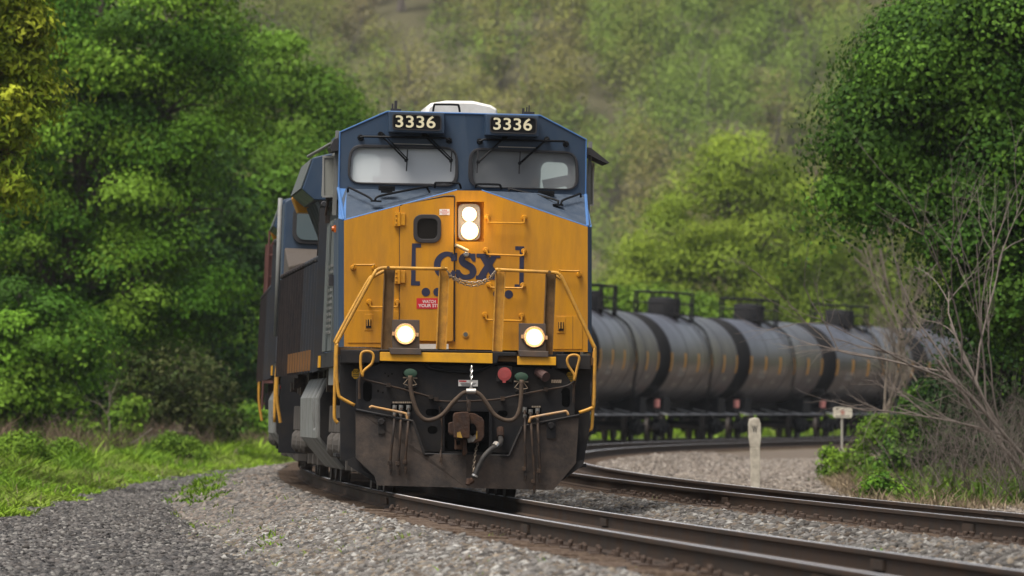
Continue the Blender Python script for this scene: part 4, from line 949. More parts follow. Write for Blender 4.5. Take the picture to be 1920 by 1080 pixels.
    m.box(P(1045, 342, 1.55), (.36, .03, .13), rt); m.box(P(1070, 340, 1.6), (.14, .08, .17), Matrix.Rotation(R(25), 3, 'Y')); m.box(P(760, 338, 2.0), (.25, .03, .08), rt); m.build('papers', M_WHITE, root)
    m = MB(); m.box(P(1003, 342, 1.6), (.09, .06, .10)); m.box(P(706, 338, 2.0), (.09, .06, .1)); m.build('carton', mat('carton_tan', (.38, .26, .18), .8), root)
    m = MB(); m.box((-.7, 2.6, 3.55), (.5, .5, .5)); m.box((.75, 2.6, 3.55), (.5, .5, .5)); m.box((-.7, 2.85, 3.95), (.46, .12, .4)); m.build('seat', mat('seat_dark', (.05, .055, .06), .8), root, bevel=.05)
    # ---- roof furniture
    m = MB(); A = PP([(796, 212), (799, 200), (808, 193), (836, 188.5), (886, 189), (920, 197), (931, 204), (933, 215)], 2.0)
    B = [Vector((p.x, 3.3, p.z)) for p in A]; A2 = [Vector((.06 + (p.x - .06) * .93, 1.85, 4.70 + (p.z - 4.70) * .8)) for p in A]; m.loft(A2, A, False); m.loft(A, B); m.add(A2, [tuple(range(len(A2)))])
    m.build('roof_air_conditioner', M_WHITE, root, smooth=True, bevel=.012)
    m = MB(); m.tube(catmull([P(812, 209, 1.5), P(814, 197, 1.5), P(819, 195.5, 1.5), P(855, 196, 1.5), P(860, 199, 1.5), P(862, 210, 1.5)], 3), .014, 7); m.build('roof_handle', M_BLKP, root)
    m = MB(); m.box(P(742, 206, 1.6), (.13, .1, .03)); m.box(P(742, 197, 1.6), (.035, .035, .11)); m.box(P(736, 200, 1.6), (.02, .02, .08)); m.box(P(992, 212, 1.6), (.13, .1, .03)); m.box(P(981, 208, 1.6), (.03, .03, .07)); m.box(P(992, 204, 1.6), (.015, .015, .09)); m.box(P(987.5, 206, 1.6), (.015, .015, .07))
    m.build('antenna', M_GASK, root)
    # ---- number boards
    for bx_, pl, tx, inn in (((730, 208.5, 833, 247), (735.5, 212.5, 827.5, 242.5), (741.5, 816.5, 215.5, 238.5, 2), 1), ((912, 213.5, 1010, 253), (918.5, 217, 1006.5, 248.5), (925, 997.5, 219.8, 243, 2), -1)):
        ly = .86; c4 = [(bx_[0], bx_[1]), (bx_[2], bx_[1] + 3), (bx_[2], bx_[3] + 3), (bx_[0], bx_[3])]
        A = PP(c4, ly); B = [Vector((p.x + (.03 * inn if i in ((1, 2) if inn > 0 else (0, 3)) else 0), 1.35, p.z)) for i, p in enumerate(A)]
        m = MB(); m.loft(A, B); nb = m.build('number_board', M_BLUE, root, bevel=.008)
        m = MB(); o4 = rquad([(pl[0], pl[1]), (pl[2], pl[1] + 3), (pl[2], pl[3] + 3), (pl[0], pl[3])], 7, 4); plate(o4, ly - .012, .02, m); m.build('board_face', M_BLKP, nb)
        i4 = rquad([(pl[0] + 2, pl[1] + 2), (pl[2] - 2, pl[1] + 5), (pl[2] - 2, pl[3] + 1), (pl[0] + 2, pl[3] - 2)], 6, 4); ringm(o4, i4, .01, ly - .012, None, .012).build('board_rim', M_GASK, nb)
        digits(tx, 'number', '3336', ly - .016, nb, M_CREAM, .014, sp=1.05)
    # ---- wipers and rails on the cab front
    off = lambda p, k=.06: p + Vector((0, -k, 0))
    for pts in (((676, 258), (681, 256), (833, 258.5), (842, 263.5)), ((899.5, 265), (907, 261.5), (1058, 265), (1061, 270))):
        m = MB(); Q = [P(pts[0][0], pts[0][1], wy)] + [off(P(x, y, wy)) for x, y in pts] + [P(pts[-1][0], pts[-1][1], wy)]; m.tube(Q, .014, 7)
        m.lathe([(.03, -.03), (.04, -.01), (.04, 0)], P(*pts[0], wy), 'y', 10); m.lathe([(.03, -.03), (.04, -.01), (.04, 0)], P(*pts[-1], wy), 'y', 10); m.build('window_rail', M_BLKP, root, smooth=True)
    for (ax, ay, bx2, by2, u0, u1, l0, l1) in ((713, 252, 761, 301, 762.5, 763, 280, 321), (795, 254, 845, 302, 847.5, 844, 280, 322), (946, 257, 896, 304, 895.5, 894.5, 282.5, 324.5), (1025, 261, 974, 306, 976, 972, 284, 326)):
        m = MB(); a0, b0 = off(P(ax, ay, wy), .05), off(P(bx2, by2, wy), .05)
        m.tube([a0, b0], .012, 6); m.tube([a0 + Vector((.025, 0, .02)), b0 + Vector((.025, 0, .01))], .008, 6); m.lathe([(.035, -.05), (.035, .0)], P(ax, ay, wy), 'y', 10); m.lathe([(.022, -.08), (.022, -.02)], P(bx2, by2, wy), 'y', 8)
        wp = m.build('wiper', M_BLKP, root)
        m = MB(); m.box((off(P(u0, l0, wy), .035) + off(P(u1, l1, wy), .035)) / 2, (.016, .02, (l1 - l0) / 152), Matrix.Rotation(R(.5), 3, 'Y')); m.build('wiper_blade', M_GASK, wp)
    m = MB()
    for x0, x1, y in ((735, 812, 269.2), (934, 1004, 275)): m.tube([off(P(x0, y, wy), .03), off(P(x1, y + 2, wy), .03)], .007, 6)
    m.build('washer_tube', M_SILV, root)
    for pts in (((652, 360, 1.0), (653, 352, .95), (660, 354, .85), (692, 370, .55), (697, 376, .5)), ((703, 376, .5), (706, 370, .5), (722, 365, .55), (795, 351, .9), (801, 353, .95), (806, 361, .95)), ((815, 352, .98), (816, 344, .95), (821, 342.5, .95), (855, 343, .95), (862, 346, .95), (864, 353, .98)),
                ((892, 352, .98), (893, 347, .95), (898, 345, .95), (933, 346, .95), (938, 348, .95), (940, 355, .98)), ((952, 364, .8), (955, 357, .8), (960, 355, .8), (1040, 374, .5), (1046, 381, .45)), ((1052, 382, .45), (1056, 375, .5), (1080, 366, .8), (1088, 363, .9), (1089, 370, .9))):
        m = MB(); m.tube(catmull([P(x, y, l) for x, y, l in pts], 3), .014, 7); m.build('nose_rail', M_BLKP, root, smooth=True)
    m = MB(); m.box(P(725, 353, .8), (.2, .1, .06)); m.box(P(725, 357, .8), (.14, .1, .06)); m.box(P(1024, 362, .75), (.2, .1, .06)); m.box(P(1024, 366, .75), (.14, .1, .06)); m.box(P(705, 377, .42), (.13, .1, .02)); m.box(P(1046, 384, .38), (.13, .1, .02)); m.build('washer_nozzle', M_BLKP, root)
    # ---- headlight
    m = MB(); A = PP(hb, 0); B = [a + Vector((0, .10, 0)) for a in A]; n = 4; m.add(A + B, [(i, (i + 1) % 4, 4 + (i + 1) % 4, 4 + i) for i in range(4)] + [(4, 5, 6, 7)]); m.build('headlight_recess', M_YEL, root)
    m = MB(); plate(rrect(858.5, 382, 900.5, 451, 11), .03, .06, m); hh = m.build('headlight_housing', mat('housing_grey', (.30, .29, .28), .45, metal=.2), root, bevel=.008)
    for (x, y, r_) in ((880, 402, .088), (880.5, 433, .105)):
        p = P(x, y, .03); m = MB(); m.lathe([(r_, -.012), (r_ * 1.12, -.006), (r_ * 1.12, 0)], p, 'y', 28); m.build('lamp_ring', MATS['housing_grey'], hh)
        m = MB(); m.lathe([(r_ * .15, -.035), (r_ * .6, -.03), (r_ * .74, -.022), (r_ * .74, -.005)], p, 'y', 28); m.build('headlight', M_LAMP, hh, smooth=True); m = MB(); m.lathe([(r_ * .75, -.021), (r_, -.013), (r_, -.005)], p, 'y', 28); m.build('halo_ring', M_HALO, hh); glow(hh, p + Vector((0, -.22, 0)), 1.6)
    # ---- nose door
    dl = -.035; D = [(750, 636), (750, 387), (757, 383), (833, 370), (851, 370.5), (849.5, 637.5), (846, 640), (754, 638)]
    m = face_hole(PP(D, dl), [PP(wb, dl)]); A = PP(D, dl); n = len(A); m.add(A + [a + Vector((0, .033, 0)) for a in A], [(i, (i + 1) % n, n + (i + 1) % n, n + i) for i in range(n)])
    dr = m.build('nose_door', M_YEL, root)
    seam = MB()
    for a, b in (((750, 387), (750, 640)), ((852, 368), (852, 640))): seam.tube([P(*a, -.008), P(*b, -.008)], .009, 6)
    seam.tube([P(750, 385, -.008), P(833, 367.5, -.008), P(852, 367.5, -.008)], .009, 6); seam.build('door_seal', M_GASK, dr)
    ringm(rrect(775, 402, 827, 455.5, 15), rrect(782.5, 410, 820, 448, 10), .03, dl).build('door_window_frame', M_GASK, dr, bevel=.006)
    m = MB(); A = PP(rrect(782, 409.5, 820.5, 448.5, 10), dl + .012); m.add(A, [tuple(range(len(A)))]); m.build('door_window', mat('dark_pane', (.012, .010, .009), .12), dr)
    for y in (411, 519):
        m = MB(); m.box(P(745, y, -.03), (.07, .05, .17)); m.box(P(755, y, -.045), (.06, .03, .15)); m.tube([P(749, y - 13, -.06), P(749, y + 13, -.06)], .016, 8)
        for k in (-8, 0, 8): m.lathe([(.008, -.012), (.012, 0)], P(743, y + k, -.055), 'y', 8)
        m.build('hinge', M_YEL, dr, bevel=.004)
    m = MB(); m.tube([P(855, 460, -.07), P(878, 471, -.09)], .02, 8); m.box(P(855, 460, -.04), (.03, .08, .04)); m.build('door_latch', mat('latch_steel', (.42, .34, .22), .4, metal=.5), dr)
    m = MB(); m.lathe([(.02, -.06), (.033, -.05), (.033, 0)], P(874, 477, -.005), 'y', 14); m.build('lock', M_SILV, root)
    m = MB(); plate([(824, 392), (843, 392), (843, 403), (824, 403)], dl - .004, .003, m); st = m.build('safety_sticker', M_STICK, dr)
    for i, t in enumerate(('FIRE', 'EXTINGUISHER', 'INSIDE')): digits((829 if i != 1 else 825, 838 if i != 1 else 842, 393.2 + i * 3.2, 395.6 + i * 3.2), 'lettering', t, dl - .005, st, M_RED, 0)
    # ---- lettering on the nose
    Z = -.001; cpt = [(851, 489), (849, 481), (842, 476.5), (834, 477), (826, 482), (820.5, 491), (820, 503), (824, 512), (832, 517), (841, 517.5), (849, 513), (852, 508)]
    m = MB(); w_ = [9, 8.5, 8.5, 10, 11.5, 12.5, 12.5, 11.5, 9.5, 8.5, 8.5, 9]; pts = [tuple(v)[:2] for v in catmull([(x, y, 0) for x, y in cpt], 4)]; ww = list(np.interp(np.linspace(0, 11, len(pts)), range(12), w_))
    ribbon(pts, ww, dl, m); polyf([(845, 473), (849, 473), (849, 490), (845.5, 489)], dl, m); m.build('logo_letter', M_LOGO, dr)
    m = MB(); sp = [(888, 487), (884, 480), (877, 478.5), (869, 480), (866, 486), (868, 492), (876, 497), (884, 502), (887, 509), (884, 516.5), (876, 519.5), (868, 519), (862, 514), (859, 508)]
    pts = [tuple(v)[:2] for v in catmull([(x, y, 0) for x, y in sp], 4)]; ww = list(np.interp(np.linspace(0, 13, len(pts)), range(14), [7, 8, 9, 10, 12, 13, 13.5, 13.5, 13, 11, 9.5, 9, 8, 7]))
    ribbon(pts, ww, 0, m); polyf([(885, 475.3), (891.5, 475.3), (891.5, 491), (886, 490)], 0, m, -.005); polyf([(855, 505.5), (862, 506), (861, 522), (855, 522)], 0, m, -.005); polyf([(853.5, 474), (857, 474), (857, 489), (853.5, 489)], 0, m, -.005); m.build('logo_letter', M_LOGO, root)
    m = MB()
    polyf([(899, 481), (914, 481), (935, 517), (920, 517)], 0, m); polyf([(918, 482), (932, 482), (911, 517), (896, 517)], 0, m, -.005)
    for a in ((893, 475.5, 917, 482.5), (920, 476, 938, 483), (892, 516.5, 912, 523.5), (917, 517, 939, 524)): polyf([(a[0], a[1]), (a[2], a[1] + .5), (a[2], a[3] + .5), (a[0], a[3])], 0, m, -.006)
    m.build('logo_letter', M_LOGO, root)
    m = MB(); polyf([(772.5, 456.3), (789.5, 456.3), (789.5, 464), (779.5, 464), (779, 527), (787.5, 527.5), (787.5, 535.3), (770.3, 535)], dl, m); m.build('logo_bracket', M_LOGO, dr)
    m = MB(); polyf([(966, 461.7), (983, 462), (981.5, 539.5), (964.5, 538.8), (965, 533), (973.5, 533.3), (974.3, 469), (966, 468.7)], 0, m); m.build('logo_bracket', M_LOGO, root)
    for (x, y, q) in ((798.3, 547.5, 1), (820.3, 547.5, 1), (932.5, 551, 0), (953.8, 551.9, 0)):
        m = MB(); A = [(x + 8 * math.cos(a), y + 8 * math.sin(a)) for a in np.linspace(0, 2 * math.pi, 24)[:-1]]; polyf(A, dl if q else 0, m); m.build('logo_dot', M_LOGO, dr if q else root)
    m = MB(); plate([(781, 559), (831, 559), (831, 579), (781, 578.7)], dl - .004, .003, m); st = m.build('warning_sign', M_RED, dr)
    digits((792, 817, 562.5, 568.3), 'lettering', 'WATCH', dl - .005, st, M_STICK, .012); digits((784.5, 828, 570, 576), 'lettering', 'YOUR STEP', dl - .005, st, M_STICK, .012)
    # ---- grab irons, hatches
    grab(root, 914, 983, 407, 418, 0, None, 1); grab(root, 911, 982, 469, 477.5, 0, None, 2); grab(root, 917, 980, 534, 539.5, 0, None, 1); grab(root, 909, 978, 590, 600, 0, None, 2)
    grab(root, 692, 745, 566, 576); grab(root, 662, 702, 502, 497, 0, None, 0); grab(root, 1046, 1086, 514, 508, 0, None, 1)
    for (a, b, c_, d, lx_, ly_) in ((652, 582, 748, 643, 691, 607), (1037, 592, 1092, 655, 1052, 612)):
        m = MB(); plate([(a, b), (c_, b + 1), (c_, d), (a, d)], -.008, .007, m); h = m.build('nose_hatch', M_YEL, root, bevel=.003)
        m = MB(); plate([(lx_ - 8, ly_ - 18), (lx_ + 8, ly_ - 18), (lx_ + 8, ly_ + 13), (lx_ - 8, ly_ + 13)], -.014, .008, m); m.build('latch_plate', M_YEL, h, bevel=.003)
        m = MB(); plate([(lx_ - 5, ly_ - 8), (lx_ + 5, ly_ - 8), (lx_ + 5, ly_ + 8), (lx_ - 5, ly_ + 8)], -.020, .008, m); m.build('latch_cup', M_BLK, h); m = MB()
        for k in (-2.4, 2.4): m.tube([P(lx_ + k, ly_ - 8, -.035), P(lx_ + k, ly_ + 4, -.035)], .008, 6)
        m.build('latch_handle', M_RAILY, h)
        m = MB(); m.tube([P(c_ - 18, b + 1, -.006), P(c_ - 18, d, -.006)], .004, 5); m.build('hatch_seam', M_RUSTY, h)
    m = MB(); m.lathe([(.028, -.012), (.042, -.012), (.042, 0)], P(873, 627, 0), 'y', 18); pk = m.build('socket', M_RAILY, root); m = MB(); m.disc(P(873, 627, -.012), .027, .004); m.build('socket_hole', M_GREY, pk)
    # ---- platform
    m = MB(); z0 = P(870, 660, 0).z; m.bx(-1.56, 1.56, -.70, .02, z0 - .10, z0 - .01); m.build('front_platform', M_RUSTY, root)
    py = -.72
    m = MB(); plate([(638, 655.5), (712, 657), (712, 680), (694, 681), (638, 681)], py, .12, m); plate([(1043, 664), (1107.5, 666), (1107.5, 693.5), (1043, 691)], py, .12, m)
    plate([(712, 655), (924, 658), (924, 661), (712, 659)], py - .05, .12, m); plate([(923, 659), (969, 661), (969, 668), (935, 668), (932, 682), (923, 681)], py - .05, .12, m)
    m.build('end_plate', M_BLK, root, bevel=.01)
    for q in ([(712.5, 660), (923.5, 662.5), (923.5, 681.5), (712.5, 676.5)], [(970, 668), (1042.5, 669.5), (1042.5, 685), (970, 684)]): m = MB(); plate(q, py - .06, .05, m); m.build('reflective_stripe', M_YEL2, root, bevel=.004)
    m = MB(); plate([(787, 645), (841, 645), (841, 654.5), (787, 654.5)], -.3, .02, m); m.build('deck_patch', M_WHITE, root)
    # ---- front handrails
    for (xa, ya, xb, yb, mm) in ((720.5, 504, 734.7, 656, M_RUSTY), (824, 503, 837, 655, M_RAILY), (929.3, 508, 942, 659, M_RAILY), (1023.5, 512, 1036.3, 665, M_RUSTY)):
        a, b = P(xa, ya, py), P(xb, yb, py); m = MB(); w_ = b.x - a.x; t = .012
        m.bx(a.x, a.x + t, py, py + .07, b.z, a.z); m.bx(b.x - t, b.x, py, py + .07, b.z, a.z); m.bx(a.x + t, b.x - t, py + .045, py + .055, b.z, a.z)
        m.lathe([(.02, -.05), (.02, .02)], P((xa + xb) / 2, ya - 2, py), 'y', 8); m.build('handrail_post', mm, root)
    hy = py - .01
    for pts in (((839, 504.5), (735, 502.5), (716, 502.8), (706, 507), (700, 516), (637, 633), (631.5, 648), (631, 700), (634.5, 738), (641, 747), (665, 760)), ((722, 507), (700, 519), (688, 530), (632, 632), (630, 645), (628.5, 690), (627, 770), (628, 786), (633.5, 793))):
        m = MB(); k = 0 if pts[0][0] > 800 else .22; m.tube(catmull([P(x, y, hy + k) for x, y in pts], 4), .021, 9); m.build('handrail', M_RAILY, root, smooth='all')
    for pts in (((929, 505.5), (1030, 510.5), (1044, 512), (1051, 517), (1058, 530), (1110, 641), (1115.5, 656), (1115, 700), (1113.5, 758), (1108, 765.5), (1086, 773.5)), ((1036, 514), (1050, 522), (1058, 534), (1112, 648), (1114, 665), (1112.5, 740), (1110, 798), (1106, 806), (1100, 808))):
        m = MB(); k = 0 if pts[0][0] < 1000 else .22; m.tube(catmull([P(x, y, hy + k) for x, y in pts], 4), .021, 9); m.build('handrail', M_RAILY, root, smooth='all')
    m = MB()
    for q in (((838, 508), (850, 520), (882, 530), (914, 524), (929, 509)), ((838, 508), (852, 524), (884, 536), (914, 527), (929, 509))): chain(m, [P(x, y, py - .02) for x, y in q], .030, .0048)
    m.build('safety_chain', M_CHAIN, root)
    # ---- ditch lights
    for (a, b, c_, d, lx_, ly_, br) in ((735.6, 599, 786.7, 655, 759.8, 626.5, (729, 652, 790, 664)), (973, 606, 1023.6, 661, 1001.6, 632, (971, 657, 1028.5, 668.5))):
        m = MB(); plate([(a, b), (c_, b + 1), (c_, d + 1), (a, d)], py - .05, .05, m); dp = m.build('ditch_light', M_PLATEB, root, bevel=.005)
        m = MB(); plate([(br[0], br[1]), (br[2], br[1] + 1.5), (br[2], br[3] + 1), (br[0] + 3, br[3])], py - .10, .12, m); m.build('bracket', M_PLATEB, dp, bevel=.006)
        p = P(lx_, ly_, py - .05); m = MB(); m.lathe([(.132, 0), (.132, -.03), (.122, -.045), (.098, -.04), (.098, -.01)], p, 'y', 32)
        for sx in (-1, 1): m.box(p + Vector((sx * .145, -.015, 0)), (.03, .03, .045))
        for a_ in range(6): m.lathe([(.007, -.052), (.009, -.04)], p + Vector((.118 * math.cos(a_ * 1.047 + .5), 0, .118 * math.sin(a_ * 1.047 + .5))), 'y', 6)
        m.build('lamp_ring', mat('glow_tinted_alloy', (.50, .32, .18), .4, metal=.2), dp, smooth=True)  # orange tint paints the lamp's warm glow onto the metal ring
        m = MB(); m.lathe([(.02, -.06), (.06, -.052), (.072, -.042), (.072, -.012)], p, 'y', 28); m.build('lamp', M_LAMP, dp, smooth=True); m = MB(); m.lathe([(.073, -.041), (.098, -.03), (.098, -.012)], p, 'y', 28); m.build('halo_ring', M_HALO, dp); glow(dp, p + Vector((0, -.24, 0)), 1.3)
    # ---- pilot
    pf = -.66
    m = MB(); plate([(638, 681), (1107, 693), (1106, 800), (1093, 876), (1080, 879), (667, 868), (652, 864), (638, 863)], pf + .12, .06, m); m.build('pilot', M_BLK, root)
    m = MB(); plate([(690, 690), (712, 681), (1040, 690), (1062, 702), (1078, 730), (1078, 800), (1040, 852), (700, 846), (668, 800), (668, 712)], pf, .08, m); bpp = m.build('buffer_plate', M_BLK, root, bevel=.01)
    m = MB()
    for (x, y, rx, rz) in ((689, 733.5, .053, .125), (810, 773, .078, .042), (811, 806, .062, .045), (942, 776, .062, .042), (1061, 745, .05, .12)):
        A = []; 
        for x_, y_ in rrect(x - rx * 154, y - rz * 154, x + rx * 154, y + rz * 154, min(rx, rz) * 150): A.append((x_, y_))
        polyf(A, pf, m, -.003)
    for (x, y) in ((709, 734), (718, 736), (709, 732), (722, 700), (728, 705), (735, 701), (1053, 735), (1033, 690), (757, 703)): A = [(x + 1.6 * math.cos(a), y + 1.6 * math.sin(a)) for a in np.linspace(0, 6.28, 9)[:-1]]; polyf(A, pf, m, -.003)
    m.build('hole_shade_patch', M_DEEP, bpp)  # flat black patches paint the dark inside the holes
    m = MB(); A = PP([(833, 768), (918, 770), (918, 852), (833, 850)], pf); 
    B = [a + Vector((0, -.03, 0)) for a in A]; ringm([(828, 765), (922, 767), (922, 853), (828, 851)], [(833, 770), (917, 772), (917, 848), (833, 846)], .02, pf, m, .05); m.build('coupler_pocket', M_BLK, root)
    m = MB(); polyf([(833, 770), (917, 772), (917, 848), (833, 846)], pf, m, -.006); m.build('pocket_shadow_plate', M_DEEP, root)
    # plough: two swept wings meeting at a centre ridge
    pl_y = lambda x: -1.02 + .24 * abs(x)
    Lw = [(667, 769), (775, 791), (795.5, 851), (874, 852.8), (874, 914.5), (707, 910), (702.5, 893), (667, 858)]; Rw = [(874, 852.8), (954.5, 854.5), (979, 800), (1085.6, 779), (1080, 868), (1037.5, 919), (874, 914.5)]
    m = MB()
    for q in (Lw, Rw): A = PP(q, pl_y); m.loft(A, [a + Vector((0, .03, 0)) for a in A])
    plw = m.build('snow_plow', M_DUST, root)
    m = MB(); plate([(1080, 866), (1094, 862), (1094, 872), (1048, 905), (1041, 905)], -.66, .03, m); plate([(652, 862), (667, 857), (703, 894), (707, 908), (690, 896), (652, 872)], -.62, .03, m); m.build('plow_brace', M_BLK, root)
    m = MB()
    for a, b in (((795, 851.5), (955, 855)), ((667, 768), (775, 790)), ((775, 790), (795.5, 851)), ((954.5, 854.5), (979, 800)), ((979, 799), (1085.6, 778.5))): m.tube([P(*a, lambda x: pl_y(x) - .015), P(*b, lambda x: pl_y(x) - .015)], .016, 6)
    m.build('plow_edge', M_BLK, plw)
    m = MB()
    for (x0, y0, x1, y1) in ((709, 783, 721, 813), (1025, 790, 1042, 822)): plate([(x0, y0), (x1, y0), (x1, y1), (x0, y1)], lambda x: pl_y(x) - .02, .02, m); m.lathe([(.03, -.04), (.045, -.02), (.045, 0)], P((x0 + x1) / 2, y0 + 8, lambda x: pl_y(x) - .02), 'y', 10)
    m.build('plow_mount', M_BLK, plw)
    for pts in (((693, 765), (697, 762), (705, 764), (757, 774.5), (762, 778), (764, 788)), ((992, 793), (994, 785), (1000, 782), (1052, 772.5), (1062, 771.5), (1066, 779))):
        m = MB(); m.tube(catmull([P(x, y, -.86) for x, y in pts], 3), .016, 7); m.build('step_grab', mat('worn_yellow_rail', (.45, .23, .06), .55, dirt=(.3, .28, .26), amount=.7, scale=8), root, smooth='all')
    # ---- uncoupling lever
    m = MB()
    for pts in (((674, 748), (674, 716), (676, 704), (678.5, 685)), ((1075.5, 755), (1076, 725), (1079.5, 709))): m.tube(catmull([P(x, y, pf - .05) for x, y in pts], 3), .018, 7)
    m.tube(catmull([P(x, y, pf - .08) for x, y in ((680, 704), (686, 712), (725, 722), (778, 736), (808, 745), (820, 751), (850, 753), (905, 751), (938, 748), (970, 741), (1023, 731), (1062, 724), (1077, 714))], 4), .013, 7)
    for (x, y) in ((728, 722), (808, 744), (818, 748), (942, 747), (1023, 730)): m.box(P(x, y, pf - .06), (.05, .1, .05))
    lev = m.build('uncoupling_lever', M_PIPE, root, smooth=True)
    m = MB()
    for pts in (((680, 706), (676.5, 690), (676.5, 668), (680, 660.5), (688, 658.5), (697, 661), (700.5, 669), (697, 682), (688, 690), (681, 697), (680, 706)), ((1077, 714), (1082, 690), (1086, 674), (1084, 667.5), (1076, 665.5), (1067, 668), (1063.5, 676), (1066, 686), (1072, 695), (1077, 704), (1077, 714))):
        m.tube(catmull([P(x, y, pf - .12) for x, y in pts], 3), .017, 7)
    m.build('lever_handle', M_RAILY, lev, smooth='all')
    # ---- jumper cable and receptacles
    m = MB(); m.tube(catmull([P(x, y, pf - .22 + (.1 if x in (768, 979) else 0)) for x, y in ((769, 704), (770, 728), (775, 752), (786, 778), (803, 788), (828, 779), (849, 755), (866, 739), (876, 735), (890, 735), (902, 742), (915, 760), (928, 778), (948, 788), (965, 785), (974, 768), (977, 745), (978, 712))], 5), .027, 10); m.build('jumper_cable', M_HOSE, root, smooth='all')
    m = MB(); m.tube([P(874.5, 733.5, pf - .22), P(892, 733.5, pf - .22)], .036, 12); m.build('cable_clamp', M_SILV, root)
    m = MB(); chain(m, [P(884, 686, pf - .1), P(883.5, 710, pf - .18), P(883, 731, pf - .22)], .03, .0055); m.build('cable_chain', M_SILV, root)
    for (x, y) in ((769, 699.5), (977, 706.5)):
        p = P(x, y, pf); m = MB(); m.lathe([(.03, -.13), (.078, -.12), (.082, 0)], p, 'y', 22, 1, .68); rc = m.build('receptacle', mat('receptacle_green', (.015, .06, .035), .6, dirt=(.04, .05, .035), scale=7), root, smooth=True)
        m = MB(); m.box(p + Vector((0, -.06, -.058)), (.17, .05, .016)); m.tube([p + Vector((-.03, -.1, -.07)), p + Vector((-.08, -.1, -.135)), p + Vector((-.03, -.1, -.15))], .006, 5); m.tube([p + Vector((.03, -.1, -.07)), p + Vector((.08, -.1, -.135)), p + Vector((.03, -.1, -.15))], .006, 5); m.build('receptacle_clip', M_CHAIN, rc)
        m = MB(); m.box(p + Vector((0, -.03, -.12)), (.12, .06, .14)); m.build('receptacle_body', M_BLK, rc, bevel=.01)
    p = P(945.5, 701.5, pf); m = MB(); m.box(p + Vector((0, -.02, 0)), (.19, .05, .2)); rp = m.build('red_valve_plate', M_BLK, root, bevel=.01); m = MB(); m.lathe([(.05, -.075), (.083, -.07), (.083, -.04)], p, 'y', 24); m.box(p + Vector((0, -.055, -.085)), (.04, .03, .04)); m.build('red_cap', mat('cap_red', (.36, .05, .05), .55, dirt=(.2, .05, .05), scale=8), rp)
    m = MB(); m.tube([P(1008, 697, pf), P(1024, 707, pf - .14)], [.055, .062], 12); m.build('plug_socket', mat('plug_grime', (.06, .03, .028), .7), root)
    m = MB(); m.tube(catmull([P(x, y, pf - .03) for x, y in ((795, 683), (808, 690), (840, 695), (885, 698), (905, 692), (920, 684))], 4), .02, 7); m.build('loom', M_BLKP, root)
    m = MB(); plate([(859.5, 712.3), (896, 713), (896, 724.5), (859.5, 724)], pf - .012, .01, m); st = m.build('caution_label', M_STICK, root)
    m = MB(); plate([(861, 713.3), (874.5, 713.6), (874.5, 716), (861, 715.8)], pf - .016, .003, m); m.build('label_heading', M_RED, st); m = MB()
    for k in range(3): plate([(863 + k, 718 + k * 2), (893 - k * 3, 718.4 + k * 2), (893 - k * 3, 719.1 + k * 2), (863 + k, 718.7 + k * 2)], pf - .016, .003, m)
    m.build('label_print', M_GASK, st)
    for (x, y, s_) in ((667.5, 701, 1), (1068.5, 707, 1)):
        m = MB(); plate([(x + 8.5 * math.cos(R(22.5 + 45 * k)), y + 10 * math.sin(R(22.5 + 45 * k))) for k in range(8)], pf + .10, .01, m); st = m.build('stop_sticker', mat('sticker_yellow', (.75, .42, .01), .5), root)
        digits((x - 6, x + 6, y - 6.5, y - 2), 'lettering', 'STOP', pf + .094, st, M_BLKP, .01); m = MB()
        for k in range(2): plate([(x - 6, y + 1 + 3 * k), (x + 5, y + 1 + 3 * k), (x + 5, y + 2 + 3 * k), (x - 6, y + 2 + 3 * k)], pf + .094, .003, m)
        m.build('sticker_print', M_GASK, st)
    m = MB(); rr = random.Random(2)
    for (x0, x1, y) in ((736, 771, 753), (997, 1012, 761), (1034, 1052, 712), (1034, 1050, 715)):
        x = x0
        while x < x1: l = rr.uniform(1.5, 4); plate([(x, y), (x + l, y), (x + l, y + 3), (x, y + 3)], pf - .01, .004, m); x += l + .8
    m.build('stencil_print', mat('stencil_tan', (.42, .33, .24), .8), root)
    # ---- brake hoses
    for grp in (((740, 762, 733, 877), (752, 762, 748, 878), (766, 762, 761, 875)), ((984, 766, 985, 888), (995, 770, 1002, 912), (1008, 768, 1012, 892))):
        for (xa, ya, xb, yb) in grp:
            m = MB(); yy = pl_y((xa - 870) / 154); Q = [P(xa, ya, pf - .04), P(xa, ya + 14, pf - .12), P(xa + (xb - xa) * .3, ya + 45, yy - .09), P(xb, yb - 25, yy - .08), P(xb, yb - 6, yy - .06)]
            m.tube(catmull(Q, 4), .017, 7); h = m.build('brake_hose', M_PIPE, root, smooth='all')
            m = MB(); m.box(P(xb, yb - 4, yy - .06), (.035, .04, .1)); m.box(P(xb - 2.5, yb - 9, yy - .07), (.05, .05, .05)); m.lathe([(.012, -.06), (.02, 0)], P(xb, yb + 4, yy - .06), 'z', 8); m.build('glad_hand', M_PIPE, h, bevel=.006)
            m = MB(); m.lathe([(.026, -.03), (.026, .03)], P(xa, ya + 2, pf - .05), 'z', 8); m.lathe([(.022, -.02), (.022, .02)], P(xa, ya + 14, pf - .12), 'z', 8); m.build('hose_cock', M_LGREY, h)
    m = MB(); plate([(733, 757), (772, 757.5), (772, 772), (733, 771.5)], pf - .006, .005, m); plate([(980, 764), (1015, 765), (1015, 779), (980, 778)], pf - .006, .005, m); m.build('hose_panel', M_DEEP, root)
    m = MB(); Q = catmull([P(x, y, l) for x, y, l in ((938, 818, -.75), (939, 828, -.95), (933, 836, -1.1), (921, 842, -1.2), (908, 856, -1.25), (899, 872, -1.25), (893, 886, -1.25), (889, 896, -1.25))], 4); m.tube(Q, .033, 10); th = m.build('train_air_hose', M_BLKH, root, smooth='all')
